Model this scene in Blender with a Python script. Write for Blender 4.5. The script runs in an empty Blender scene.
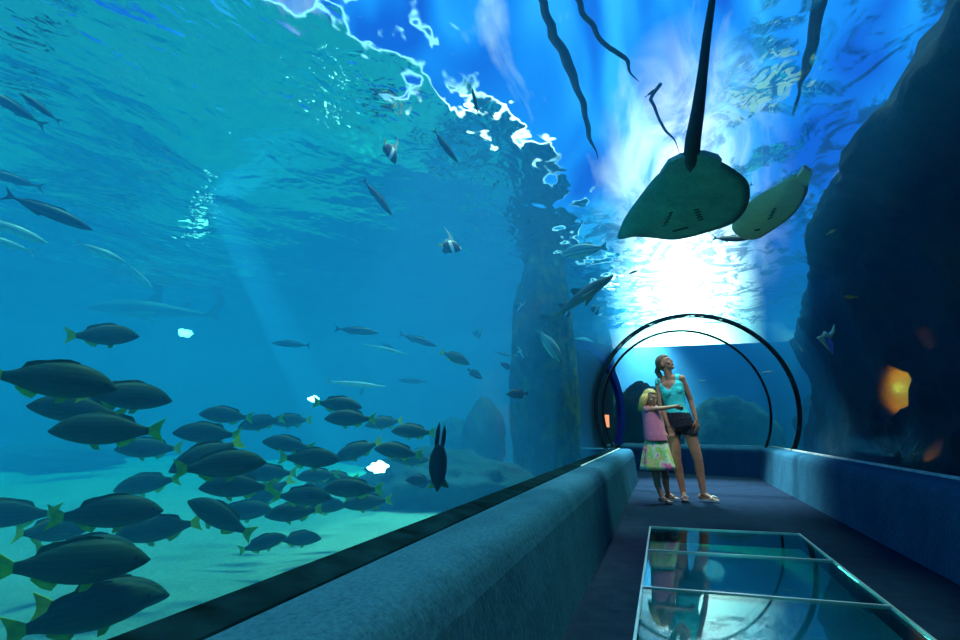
import bpy, bmesh, math, random
from mathutils import Vector, Matrix, noise
from math import sin, cos, pi, radians as rad, sqrt, atan2, atan, tan
random.seed(7)
S = bpy.context.scene
C = S.collection

# ------------------------------------------------------------------ camera
F, EYE = 580.0, Vector((0, 0, .835))
PITCH = atan(108 / F)
fw = Vector((0, cos(PITCH), sin(PITCH))); up = Vector((0, -sin(PITCH), cos(PITCH))); rt = Vector((1, 0, 0))
_a = rt * 184 - up * 108 + fw * F
YAW = atan2(_a.x, _a.y)
_R = Matrix.Rotation(YAW, 3, 'Z')
fw, up, rt = _R @ fw, _R @ up, _R @ rt
def ray(px, py):
    return (rt * (px - 480) - up * (py - 320) + fw * F).normalized()
def at(px, py, d): return EYE + ray(px, py) * d
def at_z(px, py, z):
    r = ray(px, py); return EYE + r * ((z - EYE.z) / r.z)
def at_y(px, py, y):
    r = ray(px, py); return EYE + r * (y / r.y)
def at_x(px, py, x):
    r = ray(px, py); return EYE + r * (x / r.x)
cam = bpy.data.cameras.new('camera'); co = bpy.data.objects.new('camera', cam); C.objects.link(co)
cam.sensor_width = 36; cam.lens = F / 960 * 36; cam.clip_start = .02; cam.clip_end = 300
co.matrix_world = Matrix((
    (rt.x, up.x, -fw.x, EYE.x), (rt.y, up.y, -fw.y, EYE.y), (rt.z, up.z, -fw.z, EYE.z), (0, 0, 0, 1)))
S.camera = co

# ------------------------------------------------------------------ materials
def mat(name):
    m = bpy.data.materials.new(name); m.use_nodes = True
    nt = m.node_tree; nt.nodes.clear()
    out = nt.nodes.new('ShaderNodeOutputMaterial')
    return m, nt, out
def N(nt, typ, **kw):
    n = nt.nodes.new(typ)
    for k, v in kw.items():
        if k.startswith('i_'):
            k2 = k[2:].replace('_', ' ')
            n.inputs[int(k2) if k2.isdigit() else k2].default_value = v
        else: setattr(n, k, v)
    return n
def L(nt, a, b): nt.links.new(a, b)
def math_(nt, op, a, b=None, clamp=False):
    n = nt.nodes.new('ShaderNodeMath'); n.operation = op; n.use_clamp = clamp
    for i, v in enumerate((a, b)):
        if v is None: continue
        if hasattr(v, 'is_linked'): L(nt, v, n.inputs[i])
        else: n.inputs[i].default_value = v
    return n.outputs[0]
def ramp(nt, fac, stops, interp='LINEAR'):
    n = nt.nodes.new('ShaderNodeValToRGB'); cr = n.color_ramp; cr.interpolation = interp
    while len(cr.elements) < len(stops): cr.elements.new(.5)
    for e, (p, c) in zip(cr.elements, stops):
        e.position = p; e.color = (*c, 1) if len(c) == 3 else c
    L(nt, fac, n.inputs[0]); return n.outputs[0]
def coords(nt, kind='Object', scale=(1, 1, 1), rot=(0, 0, 0)):
    tc = nt.nodes.new('ShaderNodeTexCoord'); mp = nt.nodes.new('ShaderNodeMapping')
    mp.inputs['Scale'].default_value = scale; mp.inputs['Rotation'].default_value = rot
    L(nt, tc.outputs[kind], mp.inputs[0]); return mp.outputs[0]
def noise_tex(nt, vec, scale, detail=3, rough=.5, dist=0):
    n = N(nt, 'ShaderNodeTexNoise'); n.inputs['Scale'].default_value = scale; n.inputs['Detail'].default_value = detail
    n.inputs['Roughness'].default_value = rough; n.inputs['Distortion'].default_value = dist
    L(nt, vec, n.inputs['Vector']); return n.outputs['Fac']
def simple(name, col, rough=.6, var=.0, scale=8, bump=0, bscale=40, spec=.4, metal=0, kind='Object'):
    m, nt, out = mat(name)
    b = N(nt, 'ShaderNodeBsdfPrincipled'); b.inputs['Roughness'].default_value = rough
    b.inputs['Specular IOR Level'].default_value = spec; b.inputs['Metallic'].default_value = metal
    v = coords(nt, kind)
    f = noise_tex(nt, v, scale, 4)
    lo = tuple(max(0, c * (1 - var)) for c in col); hi = tuple(min(1, c * (1 + var)) for c in col)
    L(nt, ramp(nt, f, [(.3, lo), (.7, hi)]), b.inputs['Base Color'])
    if bump:
        bp = N(nt, 'ShaderNodeBump'); bp.inputs['Strength'].default_value = bump; bp.inputs['Distance'].default_value = .01
        L(nt, noise_tex(nt, v, bscale, 3), bp.inputs['Height']); L(nt, bp.outputs[0], b.inputs['Normal'])
    L(nt, b.outputs[0], out.inputs[0]); return m
def emit(name, col, st):
    m, nt, out = mat(name); e = N(nt, 'ShaderNodeEmission'); e.inputs[0].default_value = (*col, 1); e.inputs[1].default_value = st
    L(nt, e.outputs[0], out.inputs[0]); return m

M = {}
# carpeted parapet and floor
def carpet(name, lo, hi, sc, streak=(1, 1, 1), bump=.6):
    m, nt, out = mat(name); b = N(nt, 'ShaderNodeBsdfPrincipled'); b.inputs['Roughness'].default_value = .95
    b.inputs['Specular IOR Level'].default_value = 0
    v = coords(nt, 'Object', streak)
    f = math_(nt, 'ADD', math_(nt, 'MULTIPLY', noise_tex(nt, v, sc, 6, .7), .7), math_(nt, 'MULTIPLY', noise_tex(nt, v, sc * .08, 3), .3))
    L(nt, ramp(nt, f, [(.35, lo), (.65, hi)]), b.inputs['Base Color'])
    bp = N(nt, 'ShaderNodeBump'); bp.inputs['Strength'].default_value = bump; bp.inputs['Distance'].default_value = .01
    L(nt, f, bp.inputs['Height']); L(nt, bp.outputs[0], b.inputs['Normal'])
    L(nt, b.outputs[0], out.inputs[0]); return m
M['carpet_wall'] = carpet('carpet_wall', (.014, .058, .10), (.036, .12, .18), 90, (1, .6, .35))
M['carpet_floor'] = carpet('carpet_floor', (.006, .012, .026), (.016, .028, .052), 120)
M['slab'] = simple('slab', (.03, .05, .06), .9)
M['steel'] = simple('steel', (.62, .60, .58), .35, .1, metal=.8)
M['ring'] = simple('ring_metal', (.012, .014, .016), .35, .2, spec=.5)
M['ring_far'] = simple('ring_blue', (.006, .014, .16), .5, .2)
M['frame'] = simple('base_frame', (.003, .013, .018), .8, .7, 9, .6, 30, spec=0)
M['trimlight'] = simple('sealant', (.65, .62, .55), .5, .2)

def pane_mat(name, tint, f0, gain, power=5, rough=0):
    m, nt, out = mat(name)
    lw = N(nt, 'ShaderNodeLayerWeight'); lw.inputs['Blend'].default_value = .5
    fac = math_(nt, 'ADD', math_(nt, 'MULTIPLY', math_(nt, 'POWER', lw.outputs['Facing'], power), gain), f0, True)
    t = N(nt, 'ShaderNodeBsdfTransparent'); t.inputs[0].default_value = (*tint, 1)
    g = N(nt, 'ShaderNodeBsdfGlossy'); g.inputs['Roughness'].default_value = rough; g.inputs[0].default_value = (1, 1, 1, 1)
    mx = N(nt, 'ShaderNodeMixShader'); L(nt, fac, mx.inputs[0]); L(nt, t.outputs[0], mx.inputs[1]); L(nt, g.outputs[0], mx.inputs[2])
    L(nt, mx.outputs[0], out.inputs[0]); return m
M['acrylic'] = pane_mat('acrylic', (.98, 1, 1), .001, .09, 6, .0)
M['floor_glass'] = pane_mat('floor_glass', (.50, .86, .88), .025, .36, 4, .02)

# sand
def sand_mat():
    m, nt, out = mat('sand'); b = N(nt, 'ShaderNodeBsdfPrincipled'); b.inputs['Roughness'].default_value = .95
    v = coords(nt); f = noise_tex(nt, v, 45, 6, .75); g = noise_tex(nt, v, 1.2, 4, .6)
    c = ramp(nt, math_(nt, 'ADD', math_(nt, 'MULTIPLY', f, .6), math_(nt, 'MULTIPLY', g, .4)), [(.3, (.20, .44, .34)), (.7, (.56, .92, .72))])
    L(nt, c, b.inputs['Base Color'])
    bp = N(nt, 'ShaderNodeBump'); bp.inputs['Strength'].default_value = 1; bp.inputs['Distance'].default_value = .05
    L(nt, f, bp.inputs['Height']); L(nt, bp.outputs[0], b.inputs['Normal'])
    L(nt, b.outputs[0], out.inputs[0]); return m
M['sand'] = sand_mat()
def rock_mat(name, lo, hi, green, gamt):
    m, nt, out = mat(name); b = N(nt, 'ShaderNodeBsdfPrincipled'); b.inputs['Roughness'].default_value = .9
    b.inputs['Specular IOR Level'].default_value = .2
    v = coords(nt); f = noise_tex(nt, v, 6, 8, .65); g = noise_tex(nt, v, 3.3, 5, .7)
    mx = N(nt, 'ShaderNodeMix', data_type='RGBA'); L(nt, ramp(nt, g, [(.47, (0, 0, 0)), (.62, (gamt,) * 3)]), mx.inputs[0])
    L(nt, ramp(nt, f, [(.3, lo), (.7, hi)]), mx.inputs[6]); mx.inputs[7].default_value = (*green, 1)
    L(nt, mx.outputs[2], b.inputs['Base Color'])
    bp = N(nt, 'ShaderNodeBump'); bp.inputs['Strength'].default_value = .9; bp.inputs['Distance'].default_value = .06
    L(nt, noise_tex(nt, v, 9, 8, .7), bp.inputs['Height']); L(nt, bp.outputs[0], b.inputs['Normal'])
    L(nt, b.outputs[0], out.inputs[0]); return m
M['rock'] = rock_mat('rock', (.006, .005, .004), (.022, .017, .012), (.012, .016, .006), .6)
M['reef'] = rock_mat('reef', (.006, .04, .028), (.02, .085, .05), (.16, .17, .02), .9)
M['boulder'] = rock_mat('boulder', (.02, .05, .055), (.05, .10, .10), (.05, .10, .05), .5)
M['tankwall_navy'] = simple('tank_wall_navy', (.03, .10, .20), .9, .25, 1.2)
M['tankwall'] = simple('tank_wall', (.015, .12, .28), .9, .25, 1.2)

# ------------------------------------------------------------------ mesh helpers
def mesh_obj(name, verts, faces, material=None, parent=None, smooth=True, mats=None, fm=None):
    me = bpy.data.meshes.new(name); me.from_pydata([tuple(v) for v in verts], [], faces); me.update()
    bm = bmesh.new(); bm.from_mesh(me); bmesh.ops.recalc_face_normals(bm, faces=bm.faces); bm.to_mesh(me); bm.free()
    if mats:
        for mm in mats: me.materials.append(mm)
        if fm: me.polygons.foreach_set('material_index', fm)
    elif material: me.materials.append(material)
    if smooth: me.polygons.foreach_set('use_smooth', [True] * len(me.polygons))
    o = bpy.data.objects.new(name, me); C.objects.link(o)
    if parent: o.parent = parent
    return o
def tag(o, label=None, cat=None, group=None, kind=None):
    if label: o['label'] = label
    if cat: o['category'] = cat
    if group: o['group'] = group
    if kind: o['kind'] = kind
    return o
def struct(o, label, cat): return tag(o, label, cat, kind='structure')
class MB:
    def __init__(s): s.v = []; s.f = []
    def add(s, v, f):
        b = len(s.v); s.v += [Vector(x) for x in v]; s.f += [tuple(b + i for i in q) for q in f]
    def box(s, x0, x1, y0, y1, z0, z1):
        s.add([(x0, y0, z0), (x1, y0, z0), (x1, y1, z0), (x0, y1, z0), (x0, y0, z1), (x1, y0, z1), (x1, y1, z1), (x0, y1, z1)],
              [(0, 3, 2, 1), (4, 5, 6, 7), (0, 1, 5, 4), (1, 2, 6, 5), (2, 3, 7, 6), (3, 0, 4, 7)])
    def rings(s, rs, cap=True, closed=True):
        n = len(rs[0]); v = [p for r in rs for p in r]; f = []
        for i in range(len(rs) - 1):
            for j in range(n if closed else n - 1):
                k = (j + 1) % n; f.append((i * n + j, i * n + k, (i + 1) * n + k, (i + 1) * n + j))
        if cap: f.append(tuple(range(n - 1, -1, -1))); f.append(tuple((len(rs) - 1) * n + j for j in range(n)))
        s.add(v, f)
    def tube(s, pts, rads, n=8):
        pts = [Vector(p) for p in pts]; rs = []
        u = None
        for i, p in enumerate(pts):
            d = (pts[min(i + 1, len(pts) - 1)] - pts[max(i - 1, 0)]).normalized()
            if u is None: u = d.orthogonal().normalized()
            u = (u - d * u.dot(d)).normalized(); w = d.cross(u)
            r = rads[i] if hasattr(rads, '__len__') else rads
            rs.append([p + (u * cos(2 * pi * j / n) + w * sin(2 * pi * j / n)) * r for j in range(n)])
        s.rings(rs)
    def ball(s, c, r, n=10, ax=None):
        c = Vector(c); r = Vector(r) if hasattr(r, '__len__') else Vector((r, r, r)); rs = []
        for i in range(1, n):
            t = pi * i / n; q = []
            for j in range(2 * n):
                a = 2 * pi * j / (2 * n); p = Vector((r.x * sin(t) * cos(a), r.y * sin(t) * sin(a), r.z * cos(t)))
                q.append(c + (ax @ p if ax else p))
            rs.append(q)
        s.rings(rs)
    def build(s, name, m, parent=None, smooth=True): return mesh_obj(name, s.v, s.f, m, parent, smooth)

# ------------------------------------------------------------------ tunnel path (straight, then a mitred bend to the left)
CX, ZC, R = .44, 1.12, 1.45
TURN = rad(62); YM = 10.5
PM = Vector((CX, YM)); D2 = Vector((-sin(TURN), cos(TURN))); R2 = Vector((cos(TURN), sin(TURN))); RM = Vector((1, tan(TURN / 2)))
Y0 = -3.5; LEG2 = 2.5
ST1 = [(Vector((CX, Y0)), Vector((1, 0))), (PM, RM)]
ST2 = [(PM, RM), (PM + D2 * LEG2, R2)]
def sweep(name, prof, st, m, cap=True, smooth=False, parent=None, sub=1):
    b = MB(); rs = []
    for k in range(len(st) - 1):
        for i in range(sub + (k == len(st) - 2)):
            t = i / sub; o = st[k][0].lerp(st[k + 1][0], t); r = st[k][1].lerp(st[k + 1][1], t)
            rs.append([Vector((o.x + r.x * w, o.y + r.y * w, z)) for w, z in prof])
    b.rings(rs, cap); return b.build(name, m, parent, smooth)
def arch(rad_, z0, n=40, zc=ZC):
    pts = [(rad_, z0)] if z0 < zc else []
    a0 = 0
    # below the centre the shell keeps following the circle down to the parapet
    lo = -math.asin(min(1, (zc - max(z0, .50)) / rad_))
    arr = [(rad_ * cos(lo + (pi - 2 * lo) * i / n), zc + rad_ * sin(lo + (pi - 2 * lo) * i / n)) for i in range(n + 1)]
    if z0 < .49: arr = [(arr[0][0], z0)] + arr + [(arr[-1][0], z0)]
    return arr
def shell_prof(r0, r1, z0, n=48):
    return arch(r1, z0, n) + arch(r0, z0, n)[::-1]

# parapets
LW, RW = -.88, 1.04
left_prof = [(LW, 0), (-.925, .40), (-.94, .455), (-.965, .49), (-1.0, .505), (-1.16, .507), (-1.235, .507), (-1.245, .44), (-1.245, -.1), (LW, -.1)]
right_prof = [(RW, 0), (1.115, .40), (1.13, .455), (1.155, .488), (1.19, .503), (1.34, .512), (1.37, .50), (1.37, -.1), (RW, -.1)]
struct(sweep('wall_left', left_prof, ST1, M['carpet_wall'], smooth=False, sub=1), 'low blue carpeted parapet below the big left tank window', 'wall')
struct(sweep('wall_right', right_prof, ST1, M['carpet_wall'], sub=1), 'low blue carpeted parapet below the right tank window', 'wall')
struct(sweep('wall_far', right_prof, ST2, M['carpet_wall'], sub=1), 'low blue carpeted parapet crossing the far end where the tunnel turns', 'wall')
struct(sweep('wall_inner', left_prof, ST2, M['carpet_wall'], sub=1), 'carpeted parapet on the inside of the bend', 'wall')
for n_ in ('wall_left', 'wall_right', 'wall_far', 'wall_inner'):
    md = bpy.data.objects[n_].modifiers.new('b', 'BEVEL'); md.width = .02; md.segments = 3; md.limit_method = 'ANGLE'; md.angle_limit = rad(14)
# base frame of the acrylic and the light sealant line
struct(sweep('trim_1', [(-1.15, .506), (-1.152, .512), (-1.222, .525), (-1.25, .525), (-1.25, .506)], ST1, M['frame'], sub=1), 'dark mossy frame along the foot of the left window', 'trim')
struct(sweep('trim_2', [(-1.135, .5075), (-1.135, .515), (-1.15, .515), (-1.15, .5075)], [(Vector((CX, 5.2)), Vector((1, 0))), (PM, RM)], M['trimlight']), 'pale sealant line along the left parapet', 'trim')
struct(sweep('trim_3', [(1.315, .5115), (1.315, .53), (1.34, .53), (1.34, .5115)], ST1, M['trimlight']), 'pale sealant line along the right parapet', 'trim')
struct(sweep('trim_4', [(1.315, .5115), (1.315, .53), (1.34, .53), (1.34, .5115)], ST2, M['trimlight']), 'pale sealant line along the far parapet', 'trim')

# floor slab with an opening for the glass panels
HX0, HX1, HY0, HY1 = -.165, .995, 2.41, 5.44
fl = MB(); fx0, fx1 = CX + LW - .03, CX + RW + .03
fl.box(fx0, fx1, Y0, HY0, -.12, 0); fl.box(fx0, HX0, HY0, HY1, -.12, 0); fl.box(HX1, fx1, HY0, HY1, -.12, 0); fl.box(fx0, fx1, HY1, 9.6, -.12, 0)
def p2(o, r, w): return (o.x + r.x * w, o.y + r.y * w)
a0, a1 = (CX + LW - .03, 9.6), (CX + RW + .03, 9.6)
b0, b1 = p2(PM, RM, LW - .03), p2(PM, RM, RW + .03); c0, c1 = p2(PM + D2 * LEG2, R2, LW - .03), p2(PM + D2 * LEG2, R2, RW + .03)
for q in ((a0, a1, b1, b0), (b0, b1, c1, c0)):
    fl.add([(x, y, -.12) for x, y in q] + [(x, y, 0) for x, y in q], [(3, 2, 1, 0), (4, 5, 6, 7), (0, 1, 5, 4), (1, 2, 6, 5), (2, 3, 7, 6), (3, 0, 4, 7)])
struct(fl.build('floor', M['carpet_floor'], smooth=False), 'dark blue carpeted tunnel floor', 'floor')
panels = [(4.43, 5.44, 'teal glass floor panel closest to the woman and girl'), (3.42, 4.43, 'middle glass floor panel between two thin metal bars'),
          (2.41, 3.42, 'glass floor panel with bright white reflections, nearest the viewer')]
for y0, y1, lab in panels:
    e = bpy.data.objects.new('glass_floor_panel', None); C.objects.link(e); e.location = (0, 0, 0)
    tag(e, lab, 'floor panel', 'glass floor panels in the walkway')
    pb = MB(); pb.box(HX0 + .012, HX1 - .012, y0 + .008, y1 - .008, -.016, -.003); pb.build('pane', M['floor_glass'], e, False)
    fb = MB(); w = .010
    fb.box(HX0, HX0 + w, y0, y1, -.016, .003); fb.box(HX1 - w, HX1, y0, y1, -.016, .003)
    fb.box(HX0 + w, HX1 - w, y0, y0 + .008, -.016, .003); fb.box(HX0 + w, HX1 - w, y1 - .008, y1, -.016, .003)
    fb.build('frame', M['steel'], e, False)

# acrylic shells
YR1 = 9.6
struct(sweep('window_1', shell_prof(R, R + .05, .32), [(Vector((CX, Y0)), Vector((1, 0))), (Vector((CX, YR1)), Vector((1, 0)))], M['acrylic'], smooth=False, sub=1), 'long arched acrylic tunnel window', 'window')
struct(sweep('window_2', shell_prof(R - .02, R + .03, .32), [(Vector((CX, YR1 + .03)), Vector((1, 0))), (PM, RM)], M['acrylic'], sub=1), 'short arched acrylic section between the two dark rings', 'window')
struct(sweep('window_3', shell_prof(R - .08, R - .03, .32), ST2, M['acrylic'], sub=1), 'arched acrylic tunnel window beyond the bend', 'window')
for n_ in ('window_1', 'window_2', 'window_3'):
    o = bpy.data.objects[n_]
    # smooth across the arch, sharp at the edges
    o.data.polygons.foreach_set('use_smooth', [len(p.vertices) == 4 for p in o.data.polygons])
    me = o.data
    bm = bmesh.new(); bm.from_mesh(me)
    for ed in bm.edges:
        if len(ed.link_faces) == 2 and ed.calc_face_angle() > rad(30): ed.smooth = False
    bm.to_mesh(me); bm.free()
def ring(name, o, r, r0, r1, t, m, lab):
    d = Vector((-r.y, r.x)).normalized()
    struct(sweep(name, shell_prof(r0, r1, .505), [(o, r), (o + d * t, r)], m), lab, 'trim')
ring('trim_5', Vector((CX, YR1)), Vector((1, 0)), R - .012, R + .055, .03, M['ring'], 'outer dark ring around the tunnel')
ring('trim_6', PM, RM, R - .10, R - .065, .02, M['ring'], 'inner dark ring where the tunnel turns')
ring('trim_7', PM + D2 * 2.1, R2, R - .22, R - .06, .10, M['ring_far'], 'blue ring further round the bend')
# end walls
def endwall(name, o, r, lab):
    b = MB(); z0, z1 = -.1, 2.62
    d = Vector((-r.y, r.x)).normalized() * .05
    q = [p2(o, r, -1.48), p2(o, r, 1.48), p2(o + d, r, 1.48), p2(o + d, r, -1.48)]
    b.add([(x, y, z0) for x, y in q] + [(x, y, z1) for x, y in q], [(3, 2, 1, 0), (4, 5, 6, 7), (0, 1, 5, 4), (1, 2, 6, 5), (2, 3, 7, 6), (3, 0, 4, 7)])
    struct(b.build(name, M['slab'], smooth=False), lab, 'wall')
endwall('wall_back', Vector((CX, Y0 - .05)), Vector((1, 0)), 'dark wall behind the viewer')
endwall('wall_end', PM + D2 * (LEG2 - .06), R2, 'dark wall at the end of the bend')

# ------------------------------------------------------------------ water
ZS = 3.4
BX0, BX1, BY0, BY1, BZ0 = -15, 8, -6, 15.5, -1.6
def water_mat():
    m, nt, out = mat('water')
    sc = N(nt, 'ShaderNodeVolumeScatter'); ab = N(nt, 'ShaderNodeVolumeAbsorption')
    ss = (.008, .052, .112); sa = (.30, .044, .018)
    k = max(ss); sc.inputs['Color'].default_value = (*[v / k for v in ss], 1); sc.inputs['Density'].default_value = k
    sc.inputs['Anisotropy'].default_value = .0
    k = max(sa) * 1.0001; ab.inputs['Color'].default_value = (*[1 - v / k for v in sa], 1); ab.inputs['Density'].default_value = k
    ad = N(nt, 'ShaderNodeAddShader'); L(nt, sc.outputs[0], ad.inputs[0]); L(nt, ab.outputs[0], ad.inputs[1])
    L(nt, ad.outputs[0], out.inputs['Volume']); return m
M['water'] = water_mat()
wb = MB()
wb.box(BX0, BX1, BY0, BY1, BZ0, ZS - .08)
vp = arch(R + .08, -.15, 40)
void = MB(); rs = []
for o, r in [(Vector((CX, Y0 - .12)), Vector((1, 0))), (PM, RM), (PM + D2 * (LEG2 + .05), R2)]:
    rs.append([Vector((o.x + r.x * w, o.y + r.y * w, z)) for w, z in vp])
void.rings(rs)
def water_body():
    me = bpy.data.meshes.new('water'); bm = bmesh.new()
    for src, flip in ((wb, False), (void, True)):
        vs = [bm.verts.new(v) for v in src.v]; fs = [bm.faces.new([vs[i] for i in f]) for f in src.f]
        bmesh.ops.recalc_face_normals(bm, faces=fs)
        if flip: bmesh.ops.reverse_faces(bm, faces=fs)
    bm.to_mesh(me); bm.free(); me.materials.append(M['water'])
    o = bpy.data.objects.new('water', me); C.objects.link(o); return o
struct(water_body(), 'blue water filling the tank around the tunnel', 'water')

def surface_mat():
    m, nt, out = mat('water_surface')
    tc = N(nt, 'ShaderNodeNewGeometry'); pos = tc.outputs['Position']
    sx = N(nt, 'ShaderNodeSeparateXYZ'); L(nt, pos, sx.inputs[0])
    mp = N(nt, 'ShaderNodeMapping'); mp.inputs['Scale'].default_value = (1, .6, 1); mp.inputs['Rotation'].default_value = (0, 0, rad(25)); L(nt, pos, mp.inputs[0])
    w1 = noise_tex(nt, mp.outputs[0], 1.5, 3, .55, .6)
    w2 = noise_tex(nt, mp.outputs[0], 6.5, 2, .5, .8)
    h = math_(nt, 'ADD', w1, math_(nt, 'MULTIPLY', w2, .22))
    bp = N(nt, 'ShaderNodeBump'); bp.inputs['Strength'].default_value = 1; bp.inputs['Distance'].default_value = .065
    L(nt, h, bp.inputs['Height'])
    lw = N(nt, 'ShaderNodeLayerWeight'); lw.inputs['Blend'].default_value = .5; L(nt, bp.outputs[0], lw.inputs['Normal'])
    # internal reflection below about 41 degrees
    tir = N(nt, 'ShaderNodeMapRange'); tir.interpolation_type = 'SMOOTHSTEP'
    tir.inputs[1].default_value = .34; tir.inputs[2].default_value = .42; L(nt, lw.outputs['Facing'], tir.inputs[0])
    # reflection masked by position: mirrored on the left, clear past a ragged line over the tunnel
    line = math_(nt, 'SUBTRACT', sx.outputs[0], math_(nt, 'MINIMUM', math_(nt, 'SUBTRACT', math_(nt, 'MULTIPLY', sx.outputs[1], .41), 3.05), -.95))
    n1 = noise_tex(nt, mp.outputs[0], 1.9, 2, .5, 1.2)
    n2 = noise_tex(nt, mp.outputs[0], 5, 2, .5, .5)
    line = math_(nt, 'ADD', line, math_(nt, 'ADD', math_(nt, 'MULTIPLY', math_(nt, 'SUBTRACT', n1, .5), 1.6), math_(nt, 'MULTIPLY', math_(nt, 'SUBTRACT', n2, .5), 1.5)))
    op = N(nt, 'ShaderNodeMapRange'); op.interpolation_type = 'SMOOTHSTEP'; op.inputs[1].default_value = -.04; op.inputs[2].default_value = .06
    op.inputs[3].default_value = 1; op.inputs[4].default_value = .0; L(nt, line, op.inputs[0])
    # patches of reflection painted in as ripples on the open part
    n3 = noise_tex(nt, mp.outputs[0], 3.2, 3, .6, 1.0)
    rp = ramp(nt, n3, [(.48, (0, 0, 0)), (.58, (.95,) * 3)])
    gx = N(nt, 'ShaderNodeMapRange'); gx.interpolation_type = 'SMOOTHSTEP'; gx.inputs[1].default_value = .55; gx.inputs[2].default_value = 1.05; L(nt, math_(nt, 'ADD', sx.outputs[0], math_(nt, 'MULTIPLY', n1, .4)), gx.inputs[0])
    gy = N(nt, 'ShaderNodeMapRange'); gy.interpolation_type = 'SMOOTHSTEP'; gy.inputs[1].default_value = 5.8; gy.inputs[2].default_value = 7.5; L(nt, sx.outputs[1], gy.inputs[0])
    rp = math_(nt, 'MULTIPLY', rp, math_(nt, 'MAXIMUM', gx.outputs[0], gy.outputs[0]))
    base = math_(nt, 'MAXIMUM', op.outputs[0], math_(nt, 'MULTIPLY', rp, .72))
    fac = math_(nt, 'MULTIPLY', tir.outputs[0], base)
    fac = math_(nt, 'MINIMUM', math_(nt, 'ADD', fac, .02), 1.0)
    t = N(nt, 'ShaderNodeBsdfTransparent'); g = N(nt, 'ShaderNodeBsdfGlossy'); g.inputs['Roughness'].default_value = .03
    L(nt, bp.outputs[0], g.inputs['Normal'])
    mx = N(nt, 'ShaderNodeMixShader'); L(nt, fac, mx.inputs[0]); L(nt, t.outputs[0], mx.inputs[1]); L(nt, g.outputs[0], mx.inputs[2])
    # light glints painted as thin white translucent lines where the mirrored part ends
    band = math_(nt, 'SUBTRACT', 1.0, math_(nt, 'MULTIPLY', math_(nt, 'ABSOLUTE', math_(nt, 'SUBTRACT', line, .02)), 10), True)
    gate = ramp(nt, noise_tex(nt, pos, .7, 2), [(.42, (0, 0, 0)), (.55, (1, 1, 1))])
    glint_fac = math_(nt, 'MULTIPLY', math_(nt, 'MULTIPLY', math_(nt, 'POWER', band, 1.5), gate), .9)
    glint_bsdf = N(nt, 'ShaderNodeBsdfTranslucent'); glint_bsdf.inputs[0].default_value = (.95, .97, .95, 1)
    m2 = N(nt, 'ShaderNodeMixShader'); L(nt, glint_fac, m2.inputs[0]); L(nt, mx.outputs[0], m2.inputs[1]); L(nt, glint_bsdf.outputs[0], m2.inputs[2])
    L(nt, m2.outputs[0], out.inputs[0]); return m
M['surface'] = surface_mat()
def water_surface():
    nx, ny = 180, 220; v = []; f = []
    for j in range(ny + 1):
        for i in range(nx + 1):
            x = BX0 + (BX1 - BX0) * i / nx; y = BY0 + (BY1 - BY0) * j / ny
            p = Vector((x * .9 + y * .25, y * .55 - x * .2, 0))
            v.append((x, y, ZS + .05 * noise.noise(p * .9) + .018 * noise.noise(p * 2.7)))
    for j in range(ny):
        for i in range(nx):
            a = j * (nx + 1) + i; f.append((a, a + 1, a + nx + 2, a + nx + 1))
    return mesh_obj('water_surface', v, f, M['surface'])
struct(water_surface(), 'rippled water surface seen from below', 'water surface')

# sand bed
def sand_bed():
    nx, ny = 120, 130; v = []; f = []
    for j in range(ny + 1):
        for i in range(nx + 1):
            x = BX0 + .05 + (BX1 - BX0 - .1) * i / nx; y = BY0 + .05 + (BY1 - BY0 - .1) * j / ny
            # distance to the tunnel corridor
            w1 = abs(x - CX) if y < YM else 9
            q = Vector((x, y)) - PM; t = q.dot(D2); w2 = abs(q.dot(R2)) if t > 0 else q.length
            w = min(w1, w2)
            s = min(1, max(0, (w - 1.6) / .5)); s = s * s * (3 - 2 * s)
            z = -1.25 + s * 1.25 + .10 * noise.noise(Vector((x * .5, y * .5, 3))) + .03 * noise.noise(Vector((x * 2, y * 2, 5)))
            v.append((x, y, z))
    for j in range(ny):
        for i in range(nx):
            a = j * (nx + 1) + i; f.append((a, a + 1, a + nx + 2, a + nx + 1))
    return mesh_obj('floor_sand', v, f, M['sand'])
struct(sand_bed(), 'pale sand covering the bottom of the tank', 'sand')
for nm, bx, lab in (('wall_tank_left', (BX0 + .02, BX0 + .15, BY0 + .1, BY1 - .1), 'hazy blue tank wall far behind the fish'),
                    ('wall_tank_far', (BX0 + .15, BX1 - .2, BY1 - .25, BY1 - .1), 'hazy blue tank wall at the far end'),
                    ('wall_tank_near', (BX0 + .15, BX1 - .2, BY0 + .1, BY0 + .25), 'tank wall behind the viewer')):
    b = MB()
    if nm.endswith('far'):
        b.box(bx[0], -2.3, bx[2], bx[3], BZ0 + .02, ZS + .3); b.box(-2.3, bx[1], bx[2], bx[3], BZ0 + .02, 2.86)
    else: b.box(*bx, BZ0 + .02, ZS + .3)
    struct(b.build(nm, M['tankwall_navy' if nm.endswith('far') else 'tankwall'], smooth=False), lab, 'wall')

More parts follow.
